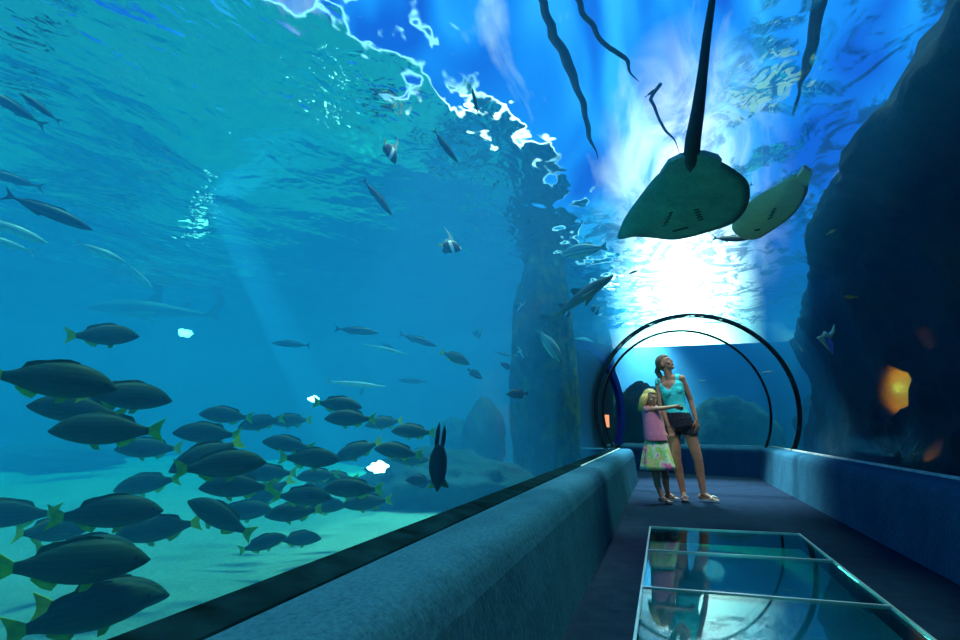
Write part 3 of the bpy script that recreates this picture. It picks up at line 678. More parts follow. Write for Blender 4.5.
OTHERS = [
 ('jack', 50, 212, 78, 1, -16, 0.5, 'large dark slender fish heading down right under the ripples at far left', 0),
 ('jack', 357, 331, 44, 1, -3, 0.5, 'grey slender fish facing right in the open blue, tail toward the light spots', 0),
 ('jack', 418, 340, 40, 1, -18, 0.5, 'dark slender fish with forked tail heading down right in open water', 0),
 ('jack', 291, 344, 38, -1, 0, 0.5, 'slender grey fish facing left alone below the light shaft', 0),
 ('jack', 378, 197, 46, 1, -50, 0.42, 'grey-green fish diving right beside the glittering ripples', 0),
 ('jack', 445, 147, 40, 1, -48, 0.36, 'dark slim fish diving across the brightest white ripples', 0),
 ('jack', 475, 103, 28, -1, 78, 0.3, 'small dark fish swimming straight up near the top of the window', 0),
 ('jack', 12, 106, 62, -1, 16, 0.5, 'dark fish shadow at the upper left edge under rippled water', 0),
 ('jack', 40, 108, 40, -1, 28, 0.42, 'second dark fish shadow at upper left with a ragged tail', 0),
 ('jack', 10, 178, 56, -1, 2, 0.5, 'dark fish with forked tail cut by the left edge above the large slender one', 0),
 ('silver', 12, 229, 62, 1, -16, 0.45, 'shiny silver fish at the left edge below the large dark slender one', 0),
 ('silver', 6, 243, 48, -1, 8, 0.42, 'faint silver fish at the left edge, lowest of the silver ones there', 0),
 ('silver', 101, 252, 46, 1, -18, 0.42, 'small silver fish with a bright back in blue water under the ripples', 0),
 ('silver', 139, 276, 34, 1, -40, 0.42, 'ghostly pale fish sinking right of the small silver one', 0),
 ('gar', 385, 349, 48, 1, -12, 0.6, 'thin white needlefish in open blue water', 0),
 ('gar', 356, 384, 60, 1, -4, 0.6, 'pale wavy needlefish low in the blue water', 0),
 ('jack', 388, 346, 18, 1, -25, 0.3, 'tiny greenish fish just behind the white needlefish', 0),
 ('jack', 412, 381, 30, -1, 2, 0.5, 'faint greenish slender fish in the far haze', 0),
 ('jack', 503, 354, 18, 1, -14, 0.3, 'tiny slim dark fish left of a small striped fish', 0),
 ('tang', 475, 374, 18, 1, -35, 0.2, 'tiny black fish ahead of the olive snapper', 0),
 ('tang', 506, 366, 14, -1, 30, 0.2, 'tiny black tang below the slim dark fish', 0),
 ('tang', 517, 394, 22, -1, -2, 0.22, 'small dark oval fish with a pale tail close to the boulders', 0),
 ('tang', 362, 391, 10, -1, -80, 0.2, 'tiny dark fish hanging head-down in the far haze', 0),
 ('tang', 419, 481, 28, -1, 4, 0.22, 'black oval tang beside the upright striped fish', 0),
 ('banner', 450, 247, 24, 1, -12, 0.22, 'black and white banded fish with a yellow tail in mid water', 0),
 ('banner', 390, 152, 26, 1, -62, 0.22, 'banded fish tipped nose-down by the glittering ripples', 0),
 ('banner', 521, 355, 13, 1, 0, 0.2, 'small banded fish above the tiny black tang', 0),
 ('banner', 519, 307, 13, 1, -65, 0.2, 'tiny banded fish upright where blue water meets the green reef', 0),
 ('banner', 477, 334, 12, 1, -70, 0.2, 'tiny banded fish alone in the bright blue water', 0),
 ('banner', 566, 312, 13, 1, -60, 0.2, 'tiny banded fish just left of the grey shark', 0),
 ('banner', 595, 310, 12, 1, -70, 0.2, 'tiny banded fish just right of the grey shark', 0),
 ('banner', 598, 363, 9, 1, -60, 0.18, 'tiniest banded fish left of the outer ring', 0),
 ('banner', 571, 367, 9, 1, -60, 0.18, 'tiny banded fish against the green reef', 0),
 ('pale', 549, 345, 40, 1, -58, 0.4, 'pale cyan striped fish nosing down by the green reef', 0),
 ('pale', 584, 251, 46, -1, -8, 0.5, 'pale blue fish gliding under the roof near the big stingray', 0),
 ('pale', 578, 343, 30, 1, 2, 0.36, 'brownish fish with a pale blue head near the outer ring', 0),
 ('shark', 578, 300, 84, 1, 33, 1.0, 'grey guitar shark climbing right along the glass left of the outer ring', 0),
 ('shark', 160, 311, 120, -1, -2, 2.9, 'large faint shark far back in the left haze', 0),
 ('jack', 652, 92, 16, 1, 25, 0.18, 'tiny dark fish left of the big stingray tail', 0),
 ('jack', 731, 239, 34, 1, -8, 0.35, 'dark slim fish just below the tan stingray', 0),
 ('jack', 634, 272, 12, -1, -18, 0.16, 'tiny dark fish under the left wing of the big stingray', 0),
 ('jack', 741, 192, 26, -1, -35, 0.26, 'small dark blue fish tucked between the two stingrays', 0),
 ('silver', 703, 381, 9, -1, 0, 0.13, 'tiny pale fish seen through the inner ring right of the woman', 0),
 ('silver', 768, 372, 12, -1, -6, 0.16, 'tiny bluish fish between the two rings', 0),
 ('silver', 788, 366, 10, 1, -70, 0.12, 'tiny white fish just outside the outer ring', 0),
 ('silver', 800, 347, 12, 1, -70, 0.14, 'dim little fish above the tiny white one beside the outer ring', 0),
 ('orange', 831, 232, 10, 1, 20, 0.1, 'tiny dim orange fish high against the black rock', 0),
 ('orange', 851, 297, 12, -1, 5, 0.1, 'dim orange fish low against the black rock face', 0),
]
GRP = dict(jack='slender fish swimming through the tank', silver='silvery fish swimming through the tank', banner='black and white banded fish', tang='small dark tangs', gar='needlefish in the far blue', pale=None, shark=None, orange='dim orange fish by the dark rock')
for i, (kd, px, py, l, f_, t, s, lab, yw) in enumerate(OTHERS):
    swim(kd, px, py, l, f_, t, s, lab, yw, (.12, -.2)[i % 2] if kd in ('jack', 'silver', 'gar', 'shark') else 0, GRP[kd])

# upright fish with two striped prongs (tail fin lobes held up), seen head-down
def prong_fish():
    top, nose = at(441, 421, 3.3), at(437, 492, 3.3); a = (nose - top); ln = a.length; a.normalize()
    r = ray(439, 455); y = -r; z = a.cross(y).normalized(); y = z.cross(a).normalized()
    b = loft_body(smooth_sec([(.50, .004, -.006, .004), (.46, .03, -.03, .03), (.36, .085, -.08, .06), (.2, .135, -.12, .075), (.02, .13, -.115, .07), (-.1, .085, -.08, .05), (-.16, .055, -.05, .03)]), 0)
    o = b.build('moorish_fish', M['dark'])
    fin_prism([(-.1, .07), (-.2, .075), (-.36, .06), (-.5, .02), (-.36, .005), (-.2, .012), (-.12, .02)], 0, .02).build('prong_fin', M['dark'], o, False)
    fin_prism([(-.1, -.01), (-.2, -.02), (-.34, -.03), (-.46, -.06), (-.34, -.085), (-.2, -.08), (-.12, -.06)], 0, .02).build('prong_fin', M['dark'], o, False)
    fin_prism([(-.12, .012), (-.2, .010), (-.34, .0), (-.47, -.015), (-.34, -.028), (-.2, -.018), (-.12, -.01)], 0, .018).build('tail_stripe', M['silver'], o, False)
    fin_prism([(.38, .07), (.46, .16), (.44, .05)], 0, .01).build('side_fin', M['yellow_fin'], o, False)
    fin_prism([(.30, -.10), (.44, -.17), (.42, -.06)], 0, .01).build('side_fin', M['fin_dark'], o, False)
    o.matrix_world = Matrix(((a.x * ln, y.x * ln, z.x * ln, 0), (a.y * ln, y.y * ln, z.y * ln, 0), (a.z * ln, y.z * ln, z.z * ln, 0), (0, 0, 0, 1)))
    o.matrix_world.translation = (top + nose) / 2
    tag(o, 'black upright fish pointing nose-down with two raised striped tail prongs', 'fish')
prong_fish()

# fish with violet trailing fin against the rock
def violet_fish():
    c = at(826, 341, 6.6); h = rt; k = .0115
    def P(x, y): return (c + rt * (x * k) + up * (-y * k))
    b = MB(); b.tube([P(-4, -3), P(-1, -6), P(3, -4), P(6, -8), P(7, -14)], [.008, .028, .025, .018, .006], 10); o = b.build('butterfly_fish', M['cream'])
    def fin(pts, m, nm):
        n = len(pts); d = fw * .006; v = [P(x, y) + d for x, y in pts] + [P(x, y) - d for x, y in pts]
        f = [tuple(range(n)), tuple(range(2 * n - 1, n - 1, -1))] + [(i, (i + 1) % n, n + (i + 1) % n, n + i) for i in range(n)]
        bb = MB(); bb.add(v, f); bb.build(nm, m, o, False)
    fin([(-2, -4), (3, -3), (6, 2), (6, 11), (3, 8), (0, 3)], M['violet'], 'trailing_fin')
    fin([(-8, -3), (-3, -5), (1, 0), (3, 8), (-2, 3)], M['cream'], 'side_fin')
    tag(o, 'small cream fish with a violet trailing fin in front of the black rock', 'fish')
violet_fish()

# ------------------------------------------------------------------ stingrays
def ray_mat(name, a, b_, rim):
    m, nt, out = mat(name); b = N(nt, 'ShaderNodeBsdfPrincipled'); b.inputs['Roughness'].default_value = .6
    v = coords(nt, 'Object'); f = noise_tex(nt, v, 5, 5, .6); g = noise_tex(nt, v, 40, 3, .6)
    c = ramp(nt, math_(nt, 'ADD', math_(nt, 'MULTIPLY', f, .7), math_(nt, 'MULTIPLY', g, .3)), [(.35, a), (.65, b_)])
    L(nt, c, b.inputs['Base Color']); L(nt, b.outputs[0], out.inputs[0]); return m
M['ray_belly'] = ray_mat('ray_belly', (.06, .22, .18), (.13, .36, .29), None)
M['ray_tan'] = ray_mat('ray_tan', (.80, .46, .22), (.95, .62, .32), None)
M['ray_dark'] = simple('ray_tail', (.012, .018, .022), .7, .3, 20)
M['gill'] = simple('gill', (.008, .025, .022), .8, .2)
def stingray(name, outline, d_of, m, label, marks, tail, pelvic, th=.075):
    # outline (px, py) unprojected on the plane d_of, then given thickness and a raised back
    P = [at(x, y, d_of(x, y)) for x, y in outline]
    c = sum(P, Vector()) / len(P)
    n = Vector()
    for i in range(len(P)): n += (P[i] - c).cross(P[(i + 1) % len(P)] - c)
    n.normalize()
    if n.z < 0: n = -n          # n points to the back (up)
    # refine the outline with a closed Catmull-Rom
    Q = []
    k = len(P)
    for i in range(k):
        p0, p1, p2_, p3 = P[i - 1], P[i], P[(i + 1) % k], P[(i + 2) % k]
        for s in range(4):
            t = s / 4; Q.append(.5 * (2 * p1 + (p2_ - p0) * t + (2 * p0 - 5 * p1 + 4 * p2_ - p3) * t * t + (-p0 + 3 * p1 - 3 * p2_ + p3) * t ** 3))
    b = MB(); rs = []
    prof = [(.02, -.30), (.3, -.27), (.6, -.17), (.85, -.07), (1, 0), (.97, .10), (.85, .28), (.6, .75), (.3, 1.0), (.02, 1.08)]
    for s, h in prof: rs.append([c.lerp(q, s) + n * h * th for q in Q])
    b.rings(rs); o = b.build(name, m)
    from mathutils.bvhtree import BVHTree
    bv = BVHTree.FromPolygons([tuple(v) for v in b.v], b.f)
    for nm, pts, r in marks:
        mb = MB(); pp = []
        for x, y in pts:
            rr = ray(x, y); h_ = bv.ray_cast(EYE, rr); pp.append(h_[0] if h_[0] else at(x, y, d_of(x, y)))
        mb.tube(pp, r, 6); mb.build(nm, M['gill'], o)
    for pts in pelvic:
        pp = [at(x, y, d_of(x, y)) - n * .012 for x, y in pts]; kk = len(pp)
        mb = MB(); mb.add([p + n * .02 for p in pp] + [p - n * .02 for p in pp], [tuple(range(kk)), tuple(range(2 * kk - 1, kk - 1, -1))] + [(i, (i + 1) % kk, kk + (i + 1) % kk, kk + i) for i in range(kk)])
        mb.build('pelvic_fin', m, o, False)
    if tail:
        mb = MB(); mb.tube([at(x, y, d) for x, y, d, r in tail], [r for *_, r in tail], 10); mb.build('tail', M['ray_dark'], o)
    return tag(o, label, 'stingray')
def d1(x, y):   # a slightly tilted sheet: near at the tail root, farther at the snout
    return 4.55 + (y - 152) * .0140 - (x - 690) * .0006
stingray('stingray', [(656, 176), (640, 196), (627, 214), (621, 226), (618, 239), (634, 237), (652, 238), (672, 240), (692, 237), (712, 231), (732, 224), (745, 211), (750, 196), (748, 182), (738, 172), (722, 162), (706, 158), (690, 158), (672, 164)], d1, M['ray_belly'],
         'big dark green stingray seen from below with long thin tail, gliding over the tunnel',
         [('mouth', [(673, 231), (680, 229), (688, 227)], .012)] +
         [('gill_slit', [(663 + i * 1.6, 226 - i * 3), (667 + i * 1.4, 224 - i * 3)], .008) for i in range(5)] +
         [('gill_slit', [(694 + i * 1.2, 210 + i * 2.6), (699 + i * 1.0, 209 + i * 2.4)], .008) for i in range(5)],
         [(690.5, 168, 4.82, .05), (691.5, 156, 4.62, .06), (693, 140, 4.42, .055), (698, 110, 4.15, .042), (703, 70, 3.9, .03), (707, 35, 3.7, .024), (712, 2, 3.55, .018), (717, -30, 3.4, .012)],
         [[(660, 172), (668, 160), (680, 154), (691, 152), (691, 172), (674, 178)], [(691, 152), (704, 151), (718, 155), (722, 160), (716, 168), (704, 172), (691, 172)]])
def d2(x, y): return 5.75 + (y - 190) * .016 + (x - 770) * .0005
stingray('stingray', [(806, 178), (808, 190), (802, 203), (792, 216), (776, 228), (757, 239), (742, 238), (732, 229), (736, 216), (748, 203), (764, 192), (780, 183), (795, 174)], d2, M['ray_tan'],
         'tan stingray partly hidden behind the big dark green one',
         [('mouth', [(755, 230), (760, 229)], .012)] + [('gill_slit', [(768 + i * 1.5, 219 - i * 3), (772 + i * 1.4, 217 - i * 3)], .008) for i in range(4)],
         None, [[(796, 176), (804, 165), (812, 170), (808, 184)]], .07)

# roof struts seen wavering above the water
M['strut'] = simple('strut', (.01, .03, .06), .7, .3)
def strut(pts, r, lab):
    P = []; 
    for i in range(len(pts) - 1):
        for s in range(8):
            t = s / 8; x = pts[i][0] + (pts[i + 1][0] - pts[i][0]) * t; y = pts[i][1] + (pts[i + 1][1] - pts[i][1]) * t
            P.append(at_z(x, y, 3.95) + Vector((.05 * noise.noise(Vector((x * .07, y * .045, 1))), 0, 0)))
    b = MB(); b.tube(P, [r * (.8 + .5 * noise.noise(p * 2.2)) * (1 - .85 * (k / (len(P) - 1)) ** 3) for k, p in enumerate(P)], 8); tag(b.build('roof_strut', M['strut']), lab, 'strut', 'roof struts above the water')
strut([(540, -12), (548, 20), (566, 62), (580, 100), (590, 135), (600, 162)], .045, 'dark wavy roof strut above the water, left of two')
strut([(572, -12), (590, 20), (610, 48), (628, 66), (640, 84)], .035, 'dark wavy roof strut above the water, nearer the stingray tail')
strut([(660, 84), (650, 100), (658, 120), (672, 138), (682, 156)], .02, 'thin squiggly roof strut ending behind the big stingray')
strut([(822, -12), (814, 40), (802, 80), (792, 120)], .055, 'broad dark strut above the water by the black rock')  # added bar imitating a dark reflection patch on the water

# glowing blobs put in for white sparkles in the tank
M['lamp'] = emit('lamp_glow', (.75, 1, .95), 9); M['lampbody'] = simple('lamp_body', (.03, .05, .06), .5)
def sparkle_at(px, py, d, r, lab, aim=None):
    c = at(px, py, d); e = bpy.data.objects.new('underwater_lamp', None); C.objects.link(e); e.location = c
    q = (EYE - c).normalized().to_track_quat('Z', 'Y').to_matrix()
    b = MB(); b.ball((0, 0, 0), (r, r * .6, r * .4), 10, q); b.v = [v * (1 + .8 * noise.noise(v * (3.6 / r) + c)) for v in b.v]; b.build('lamp_lens', M['lamp'], e)
    b = MB(); b.tube([q @ Vector((0, 0, -.02)), q @ Vector((0, 0, -.10))], [r * .8, r * .5], 12); b.build('lamp_body', M['lampbody'], e)
    tag(e, lab, 'lamp', 'bright underwater lamps')
sparkle_at(185, 333, 11.0, .10, 'bright white underwater lamp far back in the left blue water')
sparkle_at(314, 399, 7.6, .06, 'bright white lamp by the tail of a snapper')
sparkle_at(378, 467, 6.0, .085, 'white glaring lamp low above the sand by the turning snapper')

M['sign'] = emit('lit_panel', (1, .42, .20), 1.0)
e = bpy.data.objects.new('lit_sign', None); C.objects.link(e)
sp_ = PM + D2 * 2.44 + R2 * 1.18
e.matrix_world = Matrix(((R2.x, D2.x, 0, sp_.x), (R2.y, D2.y, 0, sp_.y), (0, 0, 1, .98), (0, 0, 0, 1)))
b = MB(); b.box(-.10, .10, -.012, 0, -.13, .13); b.build('sign_face', M['sign'], e, False)
b = MB(); b.box(-.11, .11, .0005, .012, -.14, .14); b.build('sign_back', M['lampbody'], e, False)
tag(e, 'small orange lit panel glimpsed round the bend beyond the rings', 'sign')
# ------------------------------------------------------------------ people
M['skin'] = simple('skin', (.42, .19, .11), .5, .12, 14)
M['skin_child'] = simple('skin_child', (.50, .25, .14), .5, .1, 14)
M['tank_top'] = simple('tank_top', (.05, .78, .70), .8, .12, 25, .3, 60)
M['shorts'] = simple('shorts', (.012, .016, .028), .85, .4, 30, .3, 80)
M['hair_brown'] = simple('hair_brown', (.20, .11, .05), .5, .45, 45, .6, 90)
M['hair_blonde'] = simple('hair_blonde', (.68, .42, .11), .5, .3, 45, .6, 90)
M['pink'] = simple('pink_shirt', (.75, .22, .30), .85, .1, 20, .3, 60)
M['sandal'] = simple('sandal', (.55, .50, .42), .6, .2)
M['sandal_dark'] = simple('sandal_dark', (.20, .18, .17), .6, .2)
M['white_eye'] = simple('eye_white', (.8, .8, .78), .3); M['lip'] = simple('lip', (.35, .10, .09), .5)
def skirt_mat():
    m, nt, out = mat('skirt'); b = N(nt, 'ShaderNodeBsdfPrincipled'); b.inputs['Roughness'].default_value = .85
    v = coords(nt, 'Object'); f = noise_tex(nt, v, 4.5, 2, .5, 1.2)
    L(nt, ramp(nt, f, [(.32, (.85, .16, .30)), (.42, (.85, .70, .25)), (.49, (.25, .70, .12)), (.57, (.85, .85, .60)), (.66, (.85, .20, .35))]), b.inputs['Base Color'])
    L(nt, b.outputs[0], out.inputs[0]); return m
M['skirt'] = skirt_mat()
def seg_dist(p, a, b):
    ab = b - a; t = max(0, min(1, (p - a).dot(ab) / max(1e-9, ab.length_squared))); return (p - (a + ab * t)).length, t
def body(name, caps, blobs, m, voxel):
    """caps: (label, p0, r0, p1, r1); blobs: (label, centre, radii, matrix)"""
    b = MB()
    for lab, p0, r0, p1, r1 in caps:
        d = (p1 - p0).normalized(); u = d.orthogonal().normalized(); w_ = d.cross(u); rs = []; n = 12
        for i in range(1, 5):
            t = pi / 2 * i / 5; rs.append([p0 - d * r0 * cos(t) + (u * cos(2 * pi * j / n) + w_ * sin(2 * pi * j / n)) * r0 * sin(t) for j in range(n)])
        for i in range(5, 0, -1):
            t = pi / 2 * i / 5
            rs.append([p1 + d * r1 * cos(t) + (u * cos(2 * pi * j / n) + w_ * sin(2 * pi * j / n)) * r1 * sin(t) for j in range(n)])
        b.rings(rs)
    for lab, c, r, mx in blobs: b.ball(c, r, 12, mx)
    tmp = b.build('tmp', m); md = tmp.modifiers.new('r', 'REMESH'); md.mode = 'VOXEL'; md.voxel_size = voxel
    sm = tmp.modifiers.new('s', 'SMOOTH'); sm.iterations = 4; sm.factor = .5
    dg = bpy.context.evaluated_depsgraph_get(); dg.update()
    me = bpy.data.meshes.new_from_object(tmp.evaluated_get(dg)); me.name = name
    bpy.data.objects.remove(tmp)
    me.materials.clear(); me.materials.append(m)
    me.polygons.foreach_set('use_smooth', [True] * len(me.polygons))
    o = bpy.data.objects.new(name, me); C.objects.link(o)
    labs = []
    inv = [(lab, c, Vector(r), mx.inverted() if mx else None) for lab, c, r, mx in blobs]
    for v in me.vertices:
        best, bl, bt = 1e9, None, 0
        for lab, p0, r0, p1, r1 in caps:
            d, t = seg_dist(v.co, p0, p1); d = abs(d - (r0 + (r1 - r0) * t))
            if d < best: best, bl, bt = d, lab, t
        for lab, c, r, mi in inv:
            q = v.co - c; q = mi @ q if mi else q
            l = Vector((q.x / r.x, q.y / r.y, q.z / r.z)).length; d = abs(l - 1) * min(r)
            if d < best: best, bl, bt = d, lab, 0
        labs.append((bl, bt))
    return o, labs
def garment(name, o, labs, test, m, off=.006, flare=None):
    me = o.data; keep = [test(v.co, *labs[v.index]) for v in me.vertices]
    idx = {}; vs = []; fs = []
    for p in me.polygons:
        if all(keep[i] for i in p.vertices):
            for i in p.vertices:
                if i not in idx:
                    idx[i] = len(vs); v = me.vertices[i]; e = v.normal * off
                    vs.append(v.co + e + (flare(v.co) if flare else Vector()))
            fs.append([idx[i] for i in p.vertices])
    g = mesh_obj(name, vs, fs, m, o)
    sd = g.modifiers.new('s', 'SOLIDIFY'); sd.thickness = .005; sd.offset = -.6
    return g
def hand(caps, wrist, d, side, palm_n, s=1.0, curl=.25):
    """palm + five fingers: d along the hand, side towards the thumb, palm_n the palm normal"""
    d = d.normalized(); side = (side - d * side.dot(d)).normalized(); pn = d.cross(side).normalized()
    if pn.dot(palm_n) < 0: pn = -pn
    for k in (-1, 0, 1): caps.append(('hand', wrist + side * .018 * k * s * .7, .017 * s, wrist + d * .075 * s + side * .022 * k * s, .014 * s))
    for k, (o_, l) in enumerate(((.030, .066), (.010, .074), (-.010, .068), (-.029, .054))):
        a = wrist + d * .082 * s + side * o_ * s
        m1 = a + (d * cos(curl) + pn * sin(curl) + side * o_ * 2).normalized() * l * .5 * s; m2 = m1 + (d * cos(curl * 2.4) + pn * sin(curl * 2.4) + side * o_ * 2).normalized() * l * .5 * s
        caps.append(('hand', a, .0095 * s, m1, .0085 * s)); caps.append(('hand', m1, .0085 * s, m2, .0072 * s))
    a = wrist + d * .02 * s + side * .026 * s; m1 = a + (d * .75 + side * .6 + pn * .2).normalized() * .042 * s; m2 = m1 + (d * .95 + side * .2 + pn * .25).normalized() * .032 * s
    caps.append(('hand', a, .012 * s, m1, .010 * s)); caps.append(('hand', m1, .010 * s, m2, .008 * s))
def head_blobs(caps, blobs, c, face, upv, s):
    f = face.normalized(); u = (upv - f * upv.dot(f)).normalized(); r = f.cross(u)
    mx = Matrix((r, f, u)).transposed()
    W = lambda x, y, z: c + mx @ Vector((x, y, z)) * s
    blobs += [('head', W(0, -.01, .02), Vector((.074, .092, .092)) * s, mx), ('head', W(0, .022, -.045), Vector((.055, .062, .068)) * s, mx),
              ('head', W(0, .062, -.092), Vector((.026, .022, .02)) * s, mx)]
    caps += [('head', W(0, .084, .012), .008 * s, W(0, .097, -.026), .0115 * s), ('head', W(-.03, .078, .028), .012 * s, W(.03, .078, .028), .012 * s),
             ('head', W(-.017, .080, -.058), .009 * s, W(.017, .080, -.058), .009 * s)]
    for k in (-1, 1):
        blobs.append(('head', W(.074 * k, -.012, -.012), Vector((.010, .020, .032)) * s, mx))
        blobs.append(('head', W(.036 * k, .062, -.025), Vector((.022, .02, .022)) * s, mx))
    return mx, W
def face_parts(o, W, mx, s):
    for k in (-1, 1):
        b = MB(); b.ball(W(.030 * k, .082, .006), Vector((.010, .006, .005)) * s, 6, mx); e = b.build('eye', M['white_eye'], o)
        b = MB(); b.ball(W(.030 * k, .0885, .006), Vector((.0045, .003, .0045)) * s, 6, mx); b.build('iris', M['eye'], e)
    b = MB(); b.ball(W(0, .088, -.058), Vector((.02, .006, .007)) * s, 6, mx); b.build('mouth', M['lip'], o)
def hair_shell(o, labs, W, mx, c, s, m, front):
    mi = mx.inverted()
    def t(p, lab, _t):
        q = mi @ (p - c) / s
        return lab == 'head' and (q.z > front(q) ) and not (abs(q.x) > .07 and q.z < .02 and q.y > -.035)
    return garment('hair', o, labs, t, m, .011 * s)
def foot(caps, ankle, toe_dir, zf, s=1.0, ln=.16):
    d = Vector((toe_dir.x, toe_dir.y, 0)).normalized(); sd = Vector((-d.y, d.x, 0))
    base = Vector((ankle.x, ankle.y, zf))
    heel = base - d * .045 * s + Vector((0, 0, .032 * s)); ball = base + d * ln * .68 * s + Vector((0, 0, .024 * s))
    caps.append(('foot', ankle, .034 * s, heel + Vector((0, 0, .004)), .030 * s)); caps.append(('foot', ankle, .032 * s, ball, .024 * s)); caps.append(('foot', heel, .028 * s, ball, .026 * s))
    for k, l in ((1, .30), (.5, .33), (0, .31), (-.5, .28), (-1, .24)):
        a = ball + sd * .026 * k * s; caps.append(('foot', a, .014 * s, a + d * ln * l * .9 * s - Vector((0, 0, .010 * s)), .010 * s))
    caps.append(('foot', ball + sd * .02 * s, .02 * s, ball - sd * .02 * s, .02 * s))
    return base, d, sd
def sandal(parent, base, d, sd, m, s=1.0, ln=.16, closed=False):
    b = MB(); n = 18; pr = []
    for i in range(n):
        a = 2 * pi * i / n; l = cos(a); w_ = sin(a) * (.042 + .008 * l) * s
        pr.append(base + d * (ln * .42 * s + l * (ln * .68) * s) + sd * w_)
    b.rings([[p + Vector((0, 0, z)) for p in pr] for z in (.002, .016)]); so = b.build('sandal', m, parent, False)
    st = MB()
    for k, l in ((0, .62), (1, .18)) if closed else ((0, .62),):
        c = base + d * ln * l * s; P = []
        for i in range(9):
            a = pi * i / 8; P.append(c + sd * cos(a) * .044 * s + Vector((0, 0, .014 + sin(a) * (.040 + .045 * k) * s)) - d * sin(a) * .02 * k)
        st.tube(P, .008 * s, 6)
    if not closed: st.tube([base + d * ln * .98 * s + Vector((0, 0, .045 * s)), base + d * ln * .62 * s + Vector((0, 0, .062 * s))], .007 * s, 6)
    st.build('strap', m, so); return so

def woman():
    y0 = 7.45
    J = lambda x, y, dy=0: at_y(x, y, y0 + dy)
    caps, blobs = [], []
    zc = J(685, 470).y
    sR, sL = J(658.5, 382.5, .05), J(681.5, 378.5, -.03)
    ch = (sR + sL) / 2; wst = J(676, 406); hip = J(678, 421)
    # torso stacked from wide ellipsoids
    ax = (sL - sR); ax.normalize(); ay = Vector((0, 0, 1)).cross(ax).normalized(); az = ax.cross(ay); mx = Matrix((ax, ay, az)).transposed()
    def wl(t):
        ks = [(0, .150, .086), (.18, .138, .095), (.4, .117, .084), (.6, .122, .088), (.85, .155, .106), (1, .160, .108)]
        for (a, b_, c_), (d_, e_, f_) in zip(ks, ks[1:]):
            if t <= d_: u = (t - a) / (d_ - a); return b_ + (e_ - b_) * u, c_ + (f_ - c_) * u
    for k in range(15):
        t = k / 14; wx, wy = wl(t); blobs.append(('torso' if t < .72 else 'hips', J(671 + 8.5 * t, 386 + 40 * t), Vector((wx, wy, .078)), mx))
    for x, y in ((667.5, 392.5), (677.5, 390.5)): blobs.append(('torso', J(x, y, -.058), Vector((.056, .046, .056)), mx))
    caps += [('shoulder', sR, .046, ch + Vector((0, 0, .02)), .06), ('shoulder', sL, .046, ch + Vector((0, 0, .02)), .06)]
    nb, nt_ = J(669.5, 379), J(667, 370, -.01)
    caps.append(('neck', nb, .056, nt_, .048))
    # arms
    eR, wR = J(660.5, 405, .0), J(668.5, 426, -.06); eL, wL = J(690.5, 400, .02), J(696.2, 420.5, -.04)
    caps += [('arm', sR, .047, eR, .037), ('arm', eR, .037, wR, .024), ('arm', sL, .045, eL, .035), ('arm', eL, .036, wL, .024)]
    hand(caps, wR, J(673.5, 439, -.08) - wR, Vector((1, -.2, 0)), Vector((.3, -1, 0)), .92, .3)
    hand(caps, wL, J(699, 435, -.06) - wL, Vector((-.6, -.7, 0)), Vector((-1, .2, 0)), .92, .28)
    # legs
    hR, kR, aR = J(673, 427.5), J(676.5, 459, -.02), Vector((J(683.5, 496).x, 7.44, .085))
    hL, kL, aL = J(688, 427), J(698, 459, -.03), Vector((J(703.5, 495).x, 7.40, .085))
    for h, k, a in ((hR, kR, aR), (hL, kL, aL)):
        caps.append(('thigh', h, .088, k, .056)); caf = k.lerp(a, .32) + Vector((0, .012, 0))
        caps.append(('shin', k, .054, caf, .054)); caps.append(('shin', caf, .054, a, .034))
    f1 = foot(caps, aR, Vector((.12, -1, 0)), .016, .95, .175); f2 = foot(caps, aL, Vector((.86, -.5, 0)), .016, .95, .175)
    hc = J(664.8, 363.6); face = Vector((.80, -.42, .46))
    mxh, W = head_blobs(caps, blobs, hc, face, Vector((-.35, .1, 1)), 1.0)
    o, labs = body('person', caps, blobs, M['skin'], .0075)
    hem = J(676, 413.5).z; nz = J(669, 378).z
    def top(p, lab, t):
        if lab not in ('torso', 'shoulder', 'hips', 'neck', 'arm') or p.z < hem - .012: return False
        if lab == 'arm': return False
        q = p - ch; x = q.dot(ax) + .01; back = q.dot(ay) > .02
        if lab == 'neck' or abs(x) > .158: return False
        if not back and p.z > ch.z - .125 + abs(x) * 1.1 and abs(x) < .088: return False
        if p.z > ch.z + .02 and abs(x) < .075: return False
        return True
    garment('tank_top', o, labs, top, M['tank_top'], .008)
    sh = J(680, 435).z
    garment('shorts', o, labs, lambda p, lab, t: (lab in ('hips', 'thigh', 'torso')) and sh < p.z < hem + .01, M['shorts'], .012)
    face_parts(o, W, mxh, 1.0)
    hr = hair_shell(o, labs, W, mxh, hc, 1.0, M['hair_brown'], lambda q: .058 if q.y > .03 else (.058 - (.03 - q.y) * 1.6))
    b = MB(); b.tube([W(0, -.10, .01), W(0, -.135, -.03), W(.01, -.13, -.10), W(.015, -.115, -.17), W(.01, -.11, -.215)], [.026, .036, .036, .028, .008], 10); b.build('ponytail', M['hair_brown'], hr)
    sandal(o, *f1, M['sandal'], .95, .175); sandal(o, *f2, M['sandal'], .95, .175)
    tag(o, 'woman in turquoise tank top and dark shorts looking up, standing beside a girl', 'person')
